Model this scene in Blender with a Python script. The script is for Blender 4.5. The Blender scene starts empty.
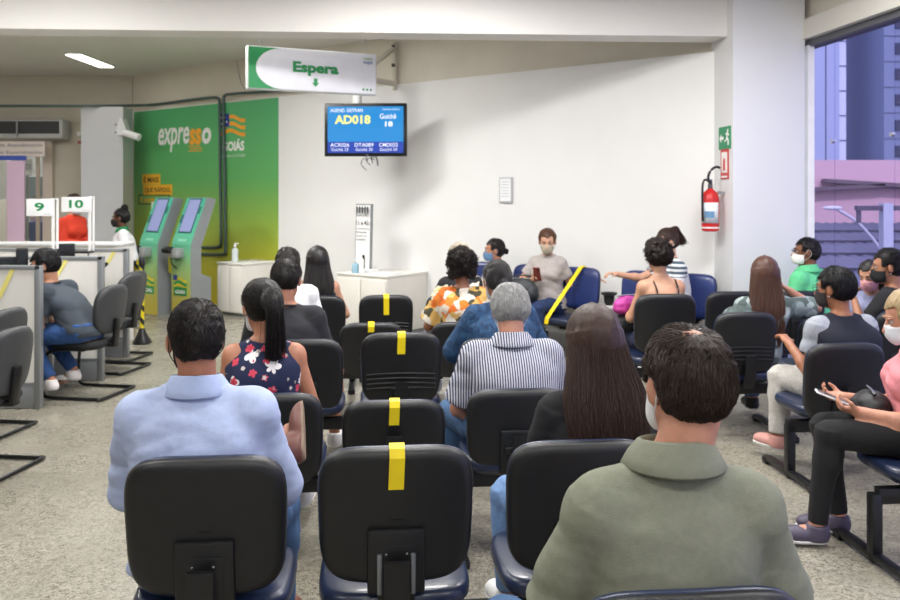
import bpy, bmesh, math, random
import numpy as np
from mathutils import Vector, Matrix
random.seed(7); rng = np.random.default_rng(11)
S = bpy.context.scene; COL = S.collection
PI = math.pi
# ---------------------------------------------------------------- camera, world, light, exposure
F, CH, YH = 850.0, 1.62, 196.0            # focal length in pixels, eye height, horizon row
cd = bpy.data.cameras.new('camera'); cam = bpy.data.objects.new('camera', cd); COL.objects.link(cam)
cd.sensor_width = 36; cd.lens = F/900*36; cd.shift_y = -(300-YH)/900
cam.location = (0, 0, CH); cam.rotation_euler = (PI/2, 0, 0)
cd.clip_start = .05; cd.clip_end = 400
cd.dof.use_dof = True; cd.dof.focus_distance = 2.5; cd.dof.aperture_fstop = 6.3
S.camera = cam
S.view_settings.view_transform = 'Standard'; S.view_settings.look = 'None'
S.view_settings.exposure = 0.30; S.view_settings.gamma = 1; S.view_settings.use_curve_mapping = False
w = bpy.data.worlds.new('sky'); S.world = w; w.use_nodes = True
nt = w.node_tree; bg = nt.nodes['Background']
bg.inputs[0].default_value = (.80, .88, 1.0, 1); bg.inputs[1].default_value = 1.5
def area(name, loc, sx, sy, power, col=(1, .985, .965), rot=(0, 0, 0)):
    l = bpy.data.lights.new(name, 'AREA'); l.shape = 'RECTANGLE'; l.size = sx; l.size_y = sy
    l.energy = power; l.color = col
    o = bpy.data.objects.new(name, l); COL.objects.link(o); o.location = loc; o.rotation_euler = rot
    return o
sl = bpy.data.lights.new('sun', 'SUN'); sl.energy = 1.7; sl.angle = .03; sl.color = (1, .96, .9)
so = bpy.data.objects.new('sun', sl); COL.objects.link(so); so.rotation_euler = Vector((.0, .8, -.6)).to_track_quat('-Z', 'Y').to_euler()
LZ = 3.56
for i, (x, y, p) in enumerate([(-2.6, .2, 34), (.2, .2, 34), (2.6, .2, 34), (-2.6, 3.2, 50), (.0, 3.2, 46), (2.4, 3.2, 46),
                               (-3.4, 6.0, 66), (-.2, 6.2, 92), (2.0, 5.6, 66), (-1.6, 8.6, 14), (0, -2.6, 34), (-2.9, 8.8, 80), (-6.6, 9.6, 85), (-7.2, 16, 90)]):
    area('unseen_ceiling_lamp', (x, y, LZ), 1.2, .5, p*1.0)  # all out of view; those beyond the beam added to brighten the rear

# ---------------------------------------------------------------- materials
MATS = {}
def rgb(h):
    h = h.lstrip('#'); c = [int(h[i:i+2], 16)/255 for i in (0, 2, 4)]
    return tuple((v/12.92 if v <= .04045 else ((v+.055)/1.055)**2.4) for v in c) + (1,)
def base(name):
    m = bpy.data.materials.new(name); m.use_nodes = True
    n = m.node_tree.nodes; return m, n, m.node_tree.links, n['Principled BSDF']
def coords(n, l, scale=(1, 1, 1)):
    tc = n.new('ShaderNodeTexCoord'); mp = n.new('ShaderNodeMapping'); mp.inputs['Scale'].default_value = scale
    l.new(tc.outputs['Object'], mp.inputs[0]); return mp.outputs[0]
def mat(col, rough=.6, noise=0, nscale=30, bump=0, bscale=80, metal=0, stretch=(1, 1, 1), spec=.5, coat=0, emit=None, es=1, sheen=0):
    key = (col, rough, noise, nscale, bump, bscale, metal, stretch, spec, coat, emit, es, sheen)
    if key in MATS: return MATS[key]
    m, n, l, b = base('m%03d' % len(MATS)); c = rgb(col)
    b.inputs['Base Color'].default_value = c; b.inputs['Roughness'].default_value = rough
    b.inputs['Metallic'].default_value = metal; b.inputs['Specular IOR Level'].default_value = spec
    b.inputs['Coat Weight'].default_value = coat
    if sheen: b.inputs['Sheen Weight'].default_value = sheen
    if emit: b.inputs['Emission Color'].default_value = rgb(emit); b.inputs['Emission Strength'].default_value = es
    co = coords(n, l, stretch)
    if noise:
        t = n.new('ShaderNodeTexNoise'); t.inputs['Scale'].default_value = nscale; t.inputs['Detail'].default_value = 4
        l.new(co, t.inputs['Vector'])
        r = n.new('ShaderNodeValToRGB'); r.color_ramp.elements[0].position = .3; r.color_ramp.elements[1].position = .7
        r.color_ramp.elements[0].color = tuple(v*(1-noise) for v in c[:3])+(1,)
        r.color_ramp.elements[1].color = tuple(min(1, v*(1+noise)) for v in c[:3])+(1,)
        l.new(t.outputs[0], r.inputs[0]); l.new(r.outputs[0], b.inputs['Base Color'])
    if bump:
        t = n.new('ShaderNodeTexNoise'); t.inputs['Scale'].default_value = bscale; t.inputs['Detail'].default_value = 5
        l.new(co, t.inputs['Vector'])
        u = n.new('ShaderNodeBump'); u.inputs['Strength'].default_value = bump; u.inputs['Distance'].default_value = .004
        l.new(t.outputs[0], u.inputs['Height']); l.new(u.outputs[0], b.inputs['Normal'])
    MATS[key] = m; return m
def cloth(col, noise=.12): return mat(col, .9, noise, 60, .35, 400)
def plain(col, rough=.5, metal=0): return mat(col, rough, .03, 8, metal=metal)
SKIN = {}
def skin(col):
    if col not in SKIN:
        m = mat(col, .5, .08, 40, .08, 300); b = m.node_tree.nodes['Principled BSDF']
        b.inputs['Subsurface Weight'].default_value = .12; b.inputs['Subsurface Radius'].default_value = (.01, .004, .002)
        SKIN[col] = m
    return SKIN[col]
def hairmat(col, rough=.42): return mat(col, rough, .3, 60, .3, 120, stretch=(3, 3, .3), spec=.4)
WHITE = mat('#e9e9e8', .6, .012, 3); BEIGE = mat('#d6d0c2', .7, .03, 3); CEIL = mat('#d9d7d0', .8, .02, 2)
BLACK = mat('#17181a', .42, .1, 20, .12, 500); BLACKM = plain('#101113', .35); NAVY = mat('#1c2742', .33, .08, 10, .12, 260, coat=.15)
CHROME = plain('#b9bbbd', .25, .9); GREYM = plain('#8e9194', .4, .3); PANEL = mat('#dedcd6', .5, .02, 6, stretch=(8, 8, .5))
YEL = plain('#f3dc1f', .45); WPL = plain('#eeeeec', .35); GREEN = plain('#0f8f47', .5)

# ---------------------------------------------------------------- mesh helpers
def mesh(name, V, Q, m, parent=None, smooth=True, loc=None, rz=0):
    V = np.asarray(V, np.float32); me = bpy.data.meshes.new(name)
    if isinstance(Q, np.ndarray):
        k = Q.shape[1]; me.vertices.add(len(V)); me.vertices.foreach_set('co', V.ravel())
        me.loops.add(Q.size); me.loops.foreach_set('vertex_index', Q.ravel().astype(np.int32))
        me.polygons.add(len(Q)); me.polygons.foreach_set('loop_start', np.arange(0, Q.size, k, dtype=np.int32))
        me.update(calc_edges=True); me.validate()
    else: me.from_pydata([tuple(v) for v in V], [], Q); me.update()
    if smooth: me.polygons.foreach_set('use_smooth', [True]*len(me.polygons))
    if m: me.materials.append(m)
    o = bpy.data.objects.new(name, me); COL.objects.link(o)
    if parent: o.parent = parent
    if loc: o.location = loc
    if rz: o.rotation_euler = (0, 0, rz)
    return o
class B:
    """collects shapes into one bmesh"""
    def __init__(s): s.b = bmesh.new()
    def box(s, c, d, rot=None, bev=0, seg=2):
        t = bmesh.new(); bmesh.ops.create_cube(t, size=1)
        bmesh.ops.scale(t, vec=d, verts=t.verts)
        if bev: bmesh.ops.bevel(t, geom=t.edges[:], offset=min(bev, min(d)*.45), segments=seg, affect='EDGES', profile=.5)
        if rot is not None: bmesh.ops.transform(t, matrix=rot.to_4x4(), verts=t.verts)
        bmesh.ops.translate(t, vec=c, verts=t.verts); s._add(t); return s
    def _add(s, t):
        me = bpy.data.meshes.new('t'); t.to_mesh(me); t.free(); s.b.from_mesh(me); bpy.data.meshes.remove(me)
    def cyl(s, a, b, r, r2=None, n=20):
        a, b = Vector(a), Vector(b); t = bmesh.new(); L = (b-a).length
        bmesh.ops.create_cone(t, cap_ends=True, segments=n, radius1=r, radius2=r if r2 is None else r2, depth=L)
        q = (b-a).to_track_quat('Z', 'Y'); bmesh.ops.transform(t, matrix=Matrix.Translation((a+b)/2) @ q.to_matrix().to_4x4(), verts=t.verts)
        s._add(t); return s
    def sph(s, c, r, n=16):
        t = bmesh.new(); bmesh.ops.create_uvsphere(t, u_segments=n, v_segments=n//2+2, radius=1)
        rr = r if hasattr(r, '__len__') else (r, r, r)
        bmesh.ops.scale(t, vec=rr, verts=t.verts); bmesh.ops.translate(t, vec=c, verts=t.verts); s._add(t); return s
    def prism(s, pts, z0, z1, axis='z'):
        """pts polygon; extruded from z0 to z1 along axis"""
        f = {'z': lambda p, h: (p[0], p[1], h), 'x': lambda p, h: (h, p[0], p[1]), 'y': lambda p, h: (p[0], h, p[1])}[axis]
        t = s.b; lo = [t.verts.new(f(p, z0)) for p in pts]; hi = [t.verts.new(f(p, z1)) for p in pts]
        t.faces.new(lo); t.faces.new(hi[::-1]); n = len(pts)
        for i in range(n): t.faces.new((lo[i], hi[i], hi[(i+1) % n], lo[(i+1) % n]))
        return s
    def lathe(s, prof, c=(0, 0, 0), n=24):
        t = s.b; rings = []
        for r, z in prof: rings.append([t.verts.new((c[0]+r*math.cos(2*PI*i/n), c[1]+r*math.sin(2*PI*i/n), c[2]+z)) for i in range(n)])
        for a, b in zip(rings, rings[1:]):
            for i in range(n): t.faces.new((a[i], a[(i+1) % n], b[(i+1) % n], b[i]))
        t.faces.new(rings[0][::-1]); t.faces.new(rings[-1]); return s
    def out(s, name, m, parent=None, smooth=True):
        bmesh.ops.recalc_face_normals(s.b, faces=s.b.faces)
        me = bpy.data.meshes.new(name); s.b.to_mesh(me); s.b.free(); me.materials.append(m)
        if smooth:
            me.polygons.foreach_set('use_smooth', [True]*len(me.polygons))
            try: me.set_sharp_from_angle(angle=.7)
            except Exception: pass
        o = bpy.data.objects.new(name, me); COL.objects.link(o)
        if parent: o.parent = parent
        return o
def thing(name, label, cat, loc=(0, 0, 0), rz=0, group=None):
    o = bpy.data.objects.new(name, None); o.empty_display_size = .1; COL.objects.link(o)
    o.location = loc; o.rotation_euler = (0, 0, rz); return tag(o, label, cat, group)
def tag(o, label, cat, group=None):
    o['label'] = label; o['category'] = cat
    if group: o['group'] = group
    return o
def struct(o): o['kind'] = 'structure'; return o
def tubes(P, r, n=3):
    """P (k,m,3) paths -> verts, quads"""
    P = np.asarray(P, np.float32); k, m, _ = P.shape
    T = np.gradient(P, axis=1); T /= np.linalg.norm(T, axis=2, keepdims=True)+1e-9
    ref = np.where(np.abs(T[..., 2:3]) < .8, np.array([0, 0, 1.]), np.array([1., 0, 0]))
    U = np.cross(T, ref); U /= np.linalg.norm(U, axis=2, keepdims=True)+1e-9; W = np.cross(T, U)
    r = np.broadcast_to(np.asarray(r, np.float32), (k, m))
    a = np.arange(n)*2*PI/n
    V = P[:, :, None]+r[:, :, None, None]*(np.cos(a)[None, None, :, None]*U[:, :, None]+np.sin(a)[None, None, :, None]*W[:, :, None])
    idx = np.arange(k*m*n).reshape(k, m, n); nx = np.roll(idx, -1, axis=2)
    Q = np.stack([idx[:, :-1], nx[:, :-1], nx[:, 1:], idx[:, 1:]], -1).reshape(-1, 4)
    return V.reshape(-1, 3), Q
def tube(name, pts, r, m, parent=None, n=8):
    V, Q = tubes([pts], r, n); return mesh(name, V, Q, m, parent)
def join(parts):
    Vs, Qs, o = [], [], 0
    for V, Q in parts: Vs.append(V); Qs.append(Q+o); o += len(V)
    return np.concatenate(Vs), np.concatenate(Qs)
def smooth_path(pts, k=6):
    pts = np.array(pts, float); out = []
    n = len(pts)
    for i in range(n-1):
        p0, p1, p2, p3 = pts[max(i-1, 0)], pts[i], pts[i+1], pts[min(i+2, n-1)]
        for t in np.linspace(0, 1, k, endpoint=(i == n-2)):
            out.append(.5*((2*p1)+(-p0+p2)*t+(2*p0-5*p1+4*p2-p3)*t*t+(-p0+3*p1-3*p2+p3)*t**3))
    return np.array(out)
def text(name, body, x0, x1, z0, z1, y, m, parent, bold=.0, shear=0, d=.002, mirror=False):
    """lettering in the parent's XZ plane, facing -y, fitted in a rectangle"""
    c = bpy.data.curves.new(name, 'FONT'); c.body = body; c.size = 1; c.offset = bold; c.shear = shear; c.resolution_u = 3
    o = bpy.data.objects.new('t', c); COL.objects.link(o); dg = bpy.context.evaluated_depsgraph_get(); dg.update()
    me = bpy.data.meshes.new_from_object(o.evaluated_get(dg)); COL.objects.unlink(o); bpy.data.objects.remove(o)
    n = len(me.vertices); a = np.zeros(n*3, np.float32); me.vertices.foreach_get('co', a); a = a.reshape(-1, 3)
    lo, hi = a.min(0), a.max(0); f = (a-lo)/(hi-lo+1e-9)
    out = np.stack([x0+f[:, 0]*(x1-x0), np.full(n, y), z0+f[:, 1]*(z1-z0)], 1).astype(np.float32)
    me.vertices.foreach_set('co', out.ravel()); me.materials.clear(); me.materials.append(m); me.name = name; me.update()
    q = bpy.data.objects.new(name, me); COL.objects.link(q); q.parent = parent; return q
def P(px, s): return (px-450)/s, F/s
def hz(py, s): return CH-(py-YH)/s
AR = math.radians(5.5); U = np.array([math.cos(AR), math.sin(AR)]); V_ = np.array([-math.sin(AR), math.cos(AR)])
WS = .753; WZ = 10.08; WL = math.hypot(1, WS); E = np.array([1, -WS])/WL; NW = np.array([-WS, -1])/WL; WROT = math.atan2(E[1], E[0])
def wallpt(px, off=0):
    z = (WZ-off*WL)/(1+WS*(px-450)/F); return np.array([(px-450)/F*z, z])

# ---------------------------------------------------------------- distance fields meshed with surface nets
def vnoise(x, y, z, seed=0):
    xi, yi, zi = np.floor(x).astype(np.int64), np.floor(y).astype(np.int64), np.floor(z).astype(np.int64)
    fx, fy, fz = x-xi, y-yi, z-zi; fx, fy, fz = [t*t*(3-2*t) for t in (fx, fy, fz)]
    def hsh(a, b, c):
        v = (a*374761393+b*668265263+c*2147483647+seed*974711) & 0xffffffff
        v = ((v ^ (v >> 13))*1274126177) & 0xffffffff; return ((v ^ (v >> 16)) & 0xffff)/32767.5-1
    r = 0
    for dx in (0, 1):
        for dy in (0, 1):
            for dz in (0, 1):
                r = r+hsh(xi+dx, yi+dy, zi+dz)*(fx if dx else 1-fx)*(fy if dy else 1-fy)*(fz if dz else 1-fz)
    return r
def smin(a, b, k):
    if k <= 0: return np.minimum(a, b)
    h = np.clip(.5+.5*(b-a)/k, 0, 1); return b*(1-h)+a*h-k*h*(1-h)
class Field:
    def __init__(s, lo, hi, h):
        s.lo = np.array(lo, float); s.h = h; s.n = np.maximum(4, np.ceil((np.array(hi)-s.lo)/h).astype(int)+1)
        s.F = np.full(s.n, .3, np.float32)
        s.ax = [np.float32(s.lo[i]+np.arange(s.n[i])*h) for i in range(3)]
    def sub(s, lo, hi, m=.06):
        a = np.clip(np.floor((np.array(lo)-m-s.lo)/s.h).astype(int), 0, s.n); b = np.clip(np.ceil((np.array(hi)+m-s.lo)/s.h).astype(int)+1, 0, s.n)
        if (b <= a).any(): return None, None
        sl = tuple(slice(a[i], b[i]) for i in range(3))
        X = s.ax[0][sl[0]][:, None, None]; Y = s.ax[1][sl[1]][None, :, None]; Z = s.ax[2][sl[2]][None, None, :]
        return sl, (X, Y, Z)
    def put(s, sl, d, k, op='u'):
        f = s.F[sl]
        s.F[sl] = smin(f, d, k) if op == 'u' else -smin(-f, d, k)
    def cone(s, a, b, ra, rb, k=.02, cap=False):
        a, b = np.array(a, float), np.array(b, float); r = max(ra, rb)
        sl, c = s.sub(np.minimum(a, b)-r, np.maximum(a, b)+r)
        if sl is None: return
        d = b-a; L2 = max((d**2).sum(), 1e-9); L = L2**.5
        x, y, z = c[0]-a[0], c[1]-a[1], c[2]-a[2]
        t = (x*d[0]+y*d[1]+z*d[2])/L2; tc = np.clip(t, 0, 1)
        if cap:
            rad = np.sqrt(np.maximum((x-t*d[0])**2+(y-t*d[1])**2+(z-t*d[2])**2, 0))
            D = np.maximum(np.maximum(rad-(ra+(rb-ra)*tc), (t-1)*L), -t*L-.02)
        else: D = np.sqrt((x-tc*d[0])**2+(y-tc*d[1])**2+(z-tc*d[2])**2)-(ra+(rb-ra)*tc)
        s.put(sl, D, k)
    def ell(s, c, r, k=.02, R=None, op='u', world=None):
        c = np.array(c, float); r = np.array(r, float); m = r.max() if R is not None else r
        sl, g = s.sub(c-m, c+m)
        if sl is None: return
        x, y, z = g[0]-c[0], g[1]-c[1], g[2]-c[2]
        if R is not None: x, y, z = [R[0][i]*x+R[1][i]*y+R[2][i]*z for i in range(3)]
        k0 = np.sqrt((x/r[0])**2+(y/r[1])**2+(z/r[2])**2); k1 = np.sqrt((x/r[0]**2)**2+(y/r[1]**2)**2+(z/r[2]**2)**2)+1e-6
        s.put(sl, k0*(k0-1)/k1, k, op)
    def slab(s, zs, xc, yc, rx, ry, k=.02, p=2.3, yfront=None):
        zs = np.array(zs, float); o = np.argsort(zs); A = [np.array(v, float)[o] for v in (zs, xc, yc, rx, ry)]
        mr = max(A[3].max(), A[4].max())
        sl, g = s.sub((A[1].min()-mr, A[2].min()-mr, A[0][0]), (A[1].max()+mr, A[2].max()+mr, A[0][-1]))
        if sl is None: return
        Z = g[2][0, 0]
        zz = np.linspace(A[0][0], A[0][-1], 60); ker = np.ones(7)/7
        def sm(v):
            w = np.interp(zz, A[0], v); w = np.convolve(np.pad(w, 3, 'edge'), ker, 'valid'); return np.interp(Z, zz, w)[None, None, :]
        cx, cy, ax, ay = [sm(v) for v in A[1:]]
        q = (np.abs((g[0]-cx)/ax)**p+np.abs((g[1]-cy)/ay)**p)**(1/p)
        D = (q-1)*np.minimum(ax, ay)*.92
        D = np.maximum(D, np.maximum(A[0][0]-g[2], g[2]-A[0][-1]))
        s.put(sl, D, k)
    def clip(s, fn):
        g = (s.ax[0][:, None, None], s.ax[1][None, :, None], s.ax[2][None, None, :]); s.F = np.maximum(s.F, fn(*g)).astype(np.float32)
    def ripple(s, amp, sc, seed=0, ridge=False, band=.03):
        i = np.nonzero(np.abs(s.F) < band); x, y, z = s.ax[0][i[0]]*sc[0], s.ax[1][i[1]]*sc[1], s.ax[2][i[2]]*sc[2]
        wx = vnoise(x*.5, y*.5, z*.5, seed+9); v = vnoise(x+wx, y+wx, z+wx, seed)
        if ridge: v = 1-2*np.abs(v)
        s.F[i] += amp*v+amp*.4*vnoise(x*2.3, y*2.3, z*2.3, seed+3)
    def nets(s):
        Fd = s.F; Fd[0] = Fd[-1] = .05; Fd[:, 0] = Fd[:, -1] = .05; Fd[:, :, 0] = Fd[:, :, -1] = .05
        I = Fd < 0
        c = [I[a:a+I.shape[0]-1, b:b+I.shape[1]-1, d:d+I.shape[2]-1] for a in (0, 1) for b in (0, 1) for d in (0, 1)]
        cnt = sum(x.astype(np.int8) for x in c); act = (cnt > 0) & (cnt < 8); ci = np.argwhere(act)
        if len(ci) == 0: return np.zeros((0, 3)), np.zeros((0, 4), int)
        off = np.array([(a, b, d) for a in (0, 1) for b in (0, 1) for d in (0, 1)])
        val = np.stack([Fd[ci[:, 0]+o[0], ci[:, 1]+o[1], ci[:, 2]+o[2]] for o in off], 1)
        acc = np.zeros((len(ci), 3)); num = np.zeros(len(ci))
        for i in range(8):
            for j in range(i+1, 8):
                if np.abs(off[i]-off[j]).sum() != 1: continue
                a, b = val[:, i], val[:, j]; m = (a < 0) != (b < 0); t = np.where(m, a/(a-b+1e-12), 0)
                acc += np.where(m[:, None], off[i]+t[:, None]*(off[j]-off[i]), 0); num += m
        V = s.lo+(ci+acc/num[:, None])*s.h
        idm = np.full(act.shape, -1, np.int64); idm[tuple(ci.T)] = np.arange(len(ci)); Q = []
        for a in range(3):
            b, d = (a+1) % 3, (a+2) % 3
            A0 = [slice(None)]*3; A1 = [slice(None)]*3; A0[a] = slice(0, -1); A1[a] = slice(1, None)
            i0, i1 = I[tuple(A0)], I[tuple(A1)]; e = np.argwhere(i0 != i1)
            e = e[(e[:, b] > 0) & (e[:, d] > 0) & (e[:, b] < I.shape[b]-1) & (e[:, d] < I.shape[d]-1)]
            ins = i0[tuple(e.T)]
            def g(db, dd):
                q = e.copy(); q[:, b] -= db; q[:, d] -= dd; return idm[tuple(q.T)]
            q = np.stack([g(1, 1), g(0, 1), g(0, 0), g(1, 0)], 1); q[~ins] = q[~ins][:, ::-1]; Q.append(q)
        Q = np.concatenate(Q); Q = Q[(Q >= 0).all(1)]; return V, Q
def mth(n, l, op, a, b=None):
    x = n.new('ShaderNodeMath'); x.operation = op
    for i, v in enumerate((a, b)):
        if v is None: continue
        if isinstance(v, (int, float)): x.inputs[i].default_value = v
        else: l.new(v, x.inputs[i])
    return x.outputs[0]
# ---------------------------------------------------------------- people
CR, RR = np.array([0, -.012, .035]), np.array([.077, .097, .085])
def Rhead(hy, hp, hr=0):
    a, b, c = math.radians(hy), math.radians(-hp), math.radians(hr)
    return np.array(Matrix.Rotation(a, 3, 'Z') @ Matrix.Rotation(b, 3, 'X') @ Matrix.Rotation(c, 3, 'Y'))
I3 = np.eye(3)
def unit(v): v = np.array(v, float); return v/(np.linalg.norm(v)+1e-9)
def face_prims(f, R, C, grow=0, k=.018, nose=True, sc=1):
    q = lambda p: C+R @ (np.array(p)*sc)
    e = lambda c, r, kk=k, op='u': f.ell(q(c), np.array(r)*sc+grow, kk, R, op)
    e((0, -.012, .035), (.076, .096, .084)); e((0, .028, -.03), (.060, .064, .084), .03); e((0, .058, -.085), (.026, .026, .022), .025)
    e((0, .04, -.06), (.05, .045, .045), .02)
    if nose:
        f.cone(q((0, .093, .008)), q((0, .116, -.030)), .008*sc+grow, .013*sc+grow, .012)
        for i in (-1, 1): e((i*.012, .104, -.034), (.009, .010, .008), .008)
def samp(f, p):
    q = (p-f.lo)/f.h; q = np.clip(q, 0, f.n-1.001); i = np.floor(q).astype(int); w = q-i; r = 0
    for a in (0, 1):
        for b in (0, 1):
            for c in (0, 1): r = r+f.F[i[:, 0]+a, i[:, 1]+b, i[:, 2]+c]*(w[:, 0] if a else 1-w[:, 0])*(w[:, 1] if b else 1-w[:, 1])*(w[:, 2] if c else 1-w[:, 2])
    return r
def grad(f, p):
    e = f.h; g = np.stack([samp(f, p+np.eye(3)[i]*e)-samp(f, p-np.eye(3)[i]*e) for i in range(3)], 1); return g/(np.linalg.norm(g, axis=1, keepdims=True)+1e-9)
def make_hair(st, R0=None):
    """hair in the head's own frame: a solid cap plus strands lying on it"""
    kind = st.get('kind', 'short'); near = st.get('near', 1); t = st.get('t', .011); h = .0048 if near > 1 else .0065
    L = st.get('len', .3); parts = []
    f = Field((-.17, -.24, -.16 if kind not in ('long', 'pony') else -L-.16), (.17, .15, .2), h)
    nape = st.get('nape', -.07); fr = st.get('front', .075)
    if kind == 'curly':
        r = st.get('vol', .04); f.ell(CR+np.array([0, -.015, .0]), RR+np.array([r, r*.8, r*.9]), 0)
        f.ell((0, -.04, -.04), (.085+r*.5, .075, .075), .03)
        f.ripple(.012, (28, 28, 28), 3)
    else: f.ell(CR, RR+t, 0)
    if kind != 'curly' and st.get('flat', 0) == 0: f.ell((0, -.045, -.0), (.070+t, .062+t, .075), .02)
    if kind != 'curly': f.F += (t*.75*np.clip((f.ax[1]-.015)/.055, 0, 1))[None, :, None].astype(np.float32)*(f.ax[2] > -.3)[None, None, :]
    f.clip(lambda x, y, z: np.minimum(y-.045, fr-.3*(y-.045)-z+0*x))
    f.clip(lambda x, y, z: np.minimum(y-.012-0*x, .012-z))
    f.clip(lambda x, y, z: nape-z-.25*np.abs(x)+0*y)
    if not st.get('overear'):
        for i in (-1, 1): f.clip(lambda x, y, z: .030-np.sqrt((x-i*.085)**2+(y-.002)**2+((z+.008)*.8)**2))
    if st.get('bald'):
        bx, by, bz = f.ax[0][:, None, None], f.ax[1][None, :, None], f.ax[2][None, None, :]; bd = np.sqrt((bx+.01)**2+(by+.05)**2+(bz-.125)**2)
        f.F += ((t+.0012)*np.clip((st['bald']*1.7-bd)/(st['bald']*.9), 0, 1)).astype(np.float32)
    zs = xs = None
    if kind == 'long':
        wd = st.get('w', .1); zs = [.03, 0, -.07, -.15, -.22, -L*.8, -L-.01]
        xc = np.array([0, 0, 0, 0, 0, 0, 0.])+np.linspace(0, st.get('xo', 0), 7)
        yc = np.array([-.02, -.03, -.045, -.068, -.09, -.10, -.105])+np.linspace(0, st.get('yo', 0), 7)
        rx = np.array([.088, .094, .096, wd*.95, wd, wd*.9, wd*.45]); ry = np.array([.082, .080, .068, .052, .048, .04, .018])
        f.slab(zs, xc, yc, rx, ry, .025); fy = st.get('fy', .012); f.clip(lambda x, y, z: np.minimum(y-fy+0*x, .02-z)); f.clip(lambda x, y, z: np.minimum(y-fy+.024+0*x, -.03-z))
        f.ripple(.0022, (55, 55, 6), 5)
    if kind in ('bun', 'pony'):
        tp = np.array(st.get('tie', (0, -.115, .04)), float)
        if kind == 'bun': f.ell(tp, (st.get('br', .038),)*3, .012); f.ripple(.004, (40, 40, 40), 4)
        else:
            pts = smooth_path([tp+(0, .02, 0), tp+(0, -.028, .004), tp+(0, -.048, -.05), (st.get('xo', 0), st.get('ty', -.12), -L)], 6)
            for i, (a, b) in enumerate(zip(pts, pts[1:])):
                q = i/len(pts); rr = (.02+.022*math.sin(PI*min(1, q*1.1+.12)))*st.get('pr', 1); f.cone(a, b, rr, rr, .015)
            f.ripple(.004, (60, 60, 8), 4)
            TP = pts
    if kind == 'short': f.ripple(st.get('rip', .003), (45, 45, 45), 2)
    parts.append(f.nets()); NV = parts[0][0]
    # strands
    n = st.get('n', {3: 4200, 2: 1500, 1: 420}[near]); r = st.get('r', {3: .0009, 2: .0013, 1: .0022}[near])
    if kind != 'long': p = NV[rng.integers(0, len(NV), n*2)]+rng.normal(size=(n*2, 3))*.002; d = (p-CR)/np.linalg.norm(p-CR, axis=1, keepdims=True)
    else: d = rng.normal(size=(n*2, 3)); d /= np.linalg.norm(d, axis=1, keepdims=True); p = CR+d*(RR+t)
    x, y, z = p.T; ok = ~((y > .050) & (z < fr-.3*(y-.045))) & ~((y > .018) & (z < .012)) & (z > nape+.008-.25*np.abs(x))
    if not st.get('overear'): ok &= ((np.abs(x)-.085)**2+(y-.002)**2+((z+.008)*.8)**2) > .033**2
    if st.get('bald'):
        dd = np.sqrt(x**2+(y+.055)**2+(z-.125)**2); ok &= (dd > st['bald']*1.2) | (rng.random(len(x)) < .6)
    p = p[ok][:n]; n = len(p)
    if kind == 'curly':
        q = p+rng.normal(size=(n, 3))*.004
        q = q[:n]; m = 10; a = np.linspace(0, 3*PI, m)[None, :]+rng.random((n, 1))*6
        cr = rng.uniform(.006, .011, (n, 1)); ax = rng.normal(size=(n, 3)); ax[:, 2] -= .6; ax /= np.linalg.norm(ax, axis=1, keepdims=True)
        u = np.cross(ax, [0.3, .5, .8]); u /= np.linalg.norm(u, axis=1, keepdims=True); v = np.cross(ax, u)
        path = q[:, None]+(cr*np.cos(a))[..., None]*u[:, None]+(cr*np.sin(a))[..., None]*v[:, None]+np.linspace(-.014, .014, m)[None, :, None]*ax[:, None]
        parts.append(tubes(path, r*1.3)); return join(parts)
    if kind in ('short', 'bun', 'pony'):
        m = 5; SL = st.get('sl', .026 if kind == 'short' else .07)*rng.uniform(.6, 1.2, (n, 1)); cur = p.copy(); path = [p.copy()]
        crown = np.array([st.get('cx', .01), -.055, .13]); jit = rng.normal(size=(n, 3))*st.get('jit', .22 if kind == 'short' else .06)
        for i in range(m-1):
            g = (cur-crown) if kind == 'short' else (tp-cur); g = g/(np.linalg.norm(g, axis=1, keepdims=True)+1e-9)+jit
            if kind == 'short': g += np.array(st.get('comb', (0, 0, -.15)))
            nn = grad(f, cur)
            g -= (g*nn).sum(1, keepdims=True)*nn; g /= np.linalg.norm(g, axis=1, keepdims=True)+1e-9
            cur = cur+g*SL/(m-1); sd_ = samp(f, cur)[:, None]-(i+1)*st.get('lift', .0012 if kind == 'short' else .0004); cur = cur-np.clip(sd_, -.006, .006)*nn
            path.append(cur.copy())
        parts.append(tubes(np.stack(path, 1), r))
    if kind == 'pony':
        k = max(60, n//4); o = rng.normal(size=(k, 1, 3))*np.array([.014, .014, .006]); w = np.linspace(.3, 1.5, len(TP))[None, :, None]
        wav = np.sin(np.linspace(0, 5, len(TP))[None, :, None]+rng.random((k, 1, 1))*6)*.003
        parts.append(tubes(TP[None]+o*w+wav, r))
    if kind == 'long':
        k = n//2; th = rng.uniform(-1.06*PI, .06*PI, k); m = 22; path = np.zeros((k, m, 3)); fall = rng.uniform(.82, 1.12, k)
        Z = np.array(zs)[::-1]
        for i in range(m):
            u = i/(m-1)
            if u < .3:
                ph = (.015+.985*u/.3)*PI*.52; path[:, i] = CR+np.stack([np.sin(ph)*np.cos(th), np.sin(ph)*np.sin(th), np.full(k, math.cos(ph))], 1)*(RR+t+.0035)
            else:
                z = .03-(u-.3)/.7*(L+.03)*fall; g = lambda A: np.interp(z, Z, A[::-1])
                path[:, i] = np.stack([g(xc)+g(rx)*1.04*np.cos(th), g(yc)+g(ry)*1.07*np.sin(th), z], 1)
        ph = rng.random((k, 1, 1))*6; tt = np.linspace(0, 1, m)[None, :, None]
        wv = st.get('wave', .004); path += wv*tt*np.sin(tt*st.get('wf', 16)+ph)*np.array([1, .6, 0])+rng.normal(size=(k, 1, 3))*.004*tt
        for _ in range(5): path[:, 1:-1] = (path[:, :-2]+path[:, 1:-1]+path[:, 2:])/3
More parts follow.
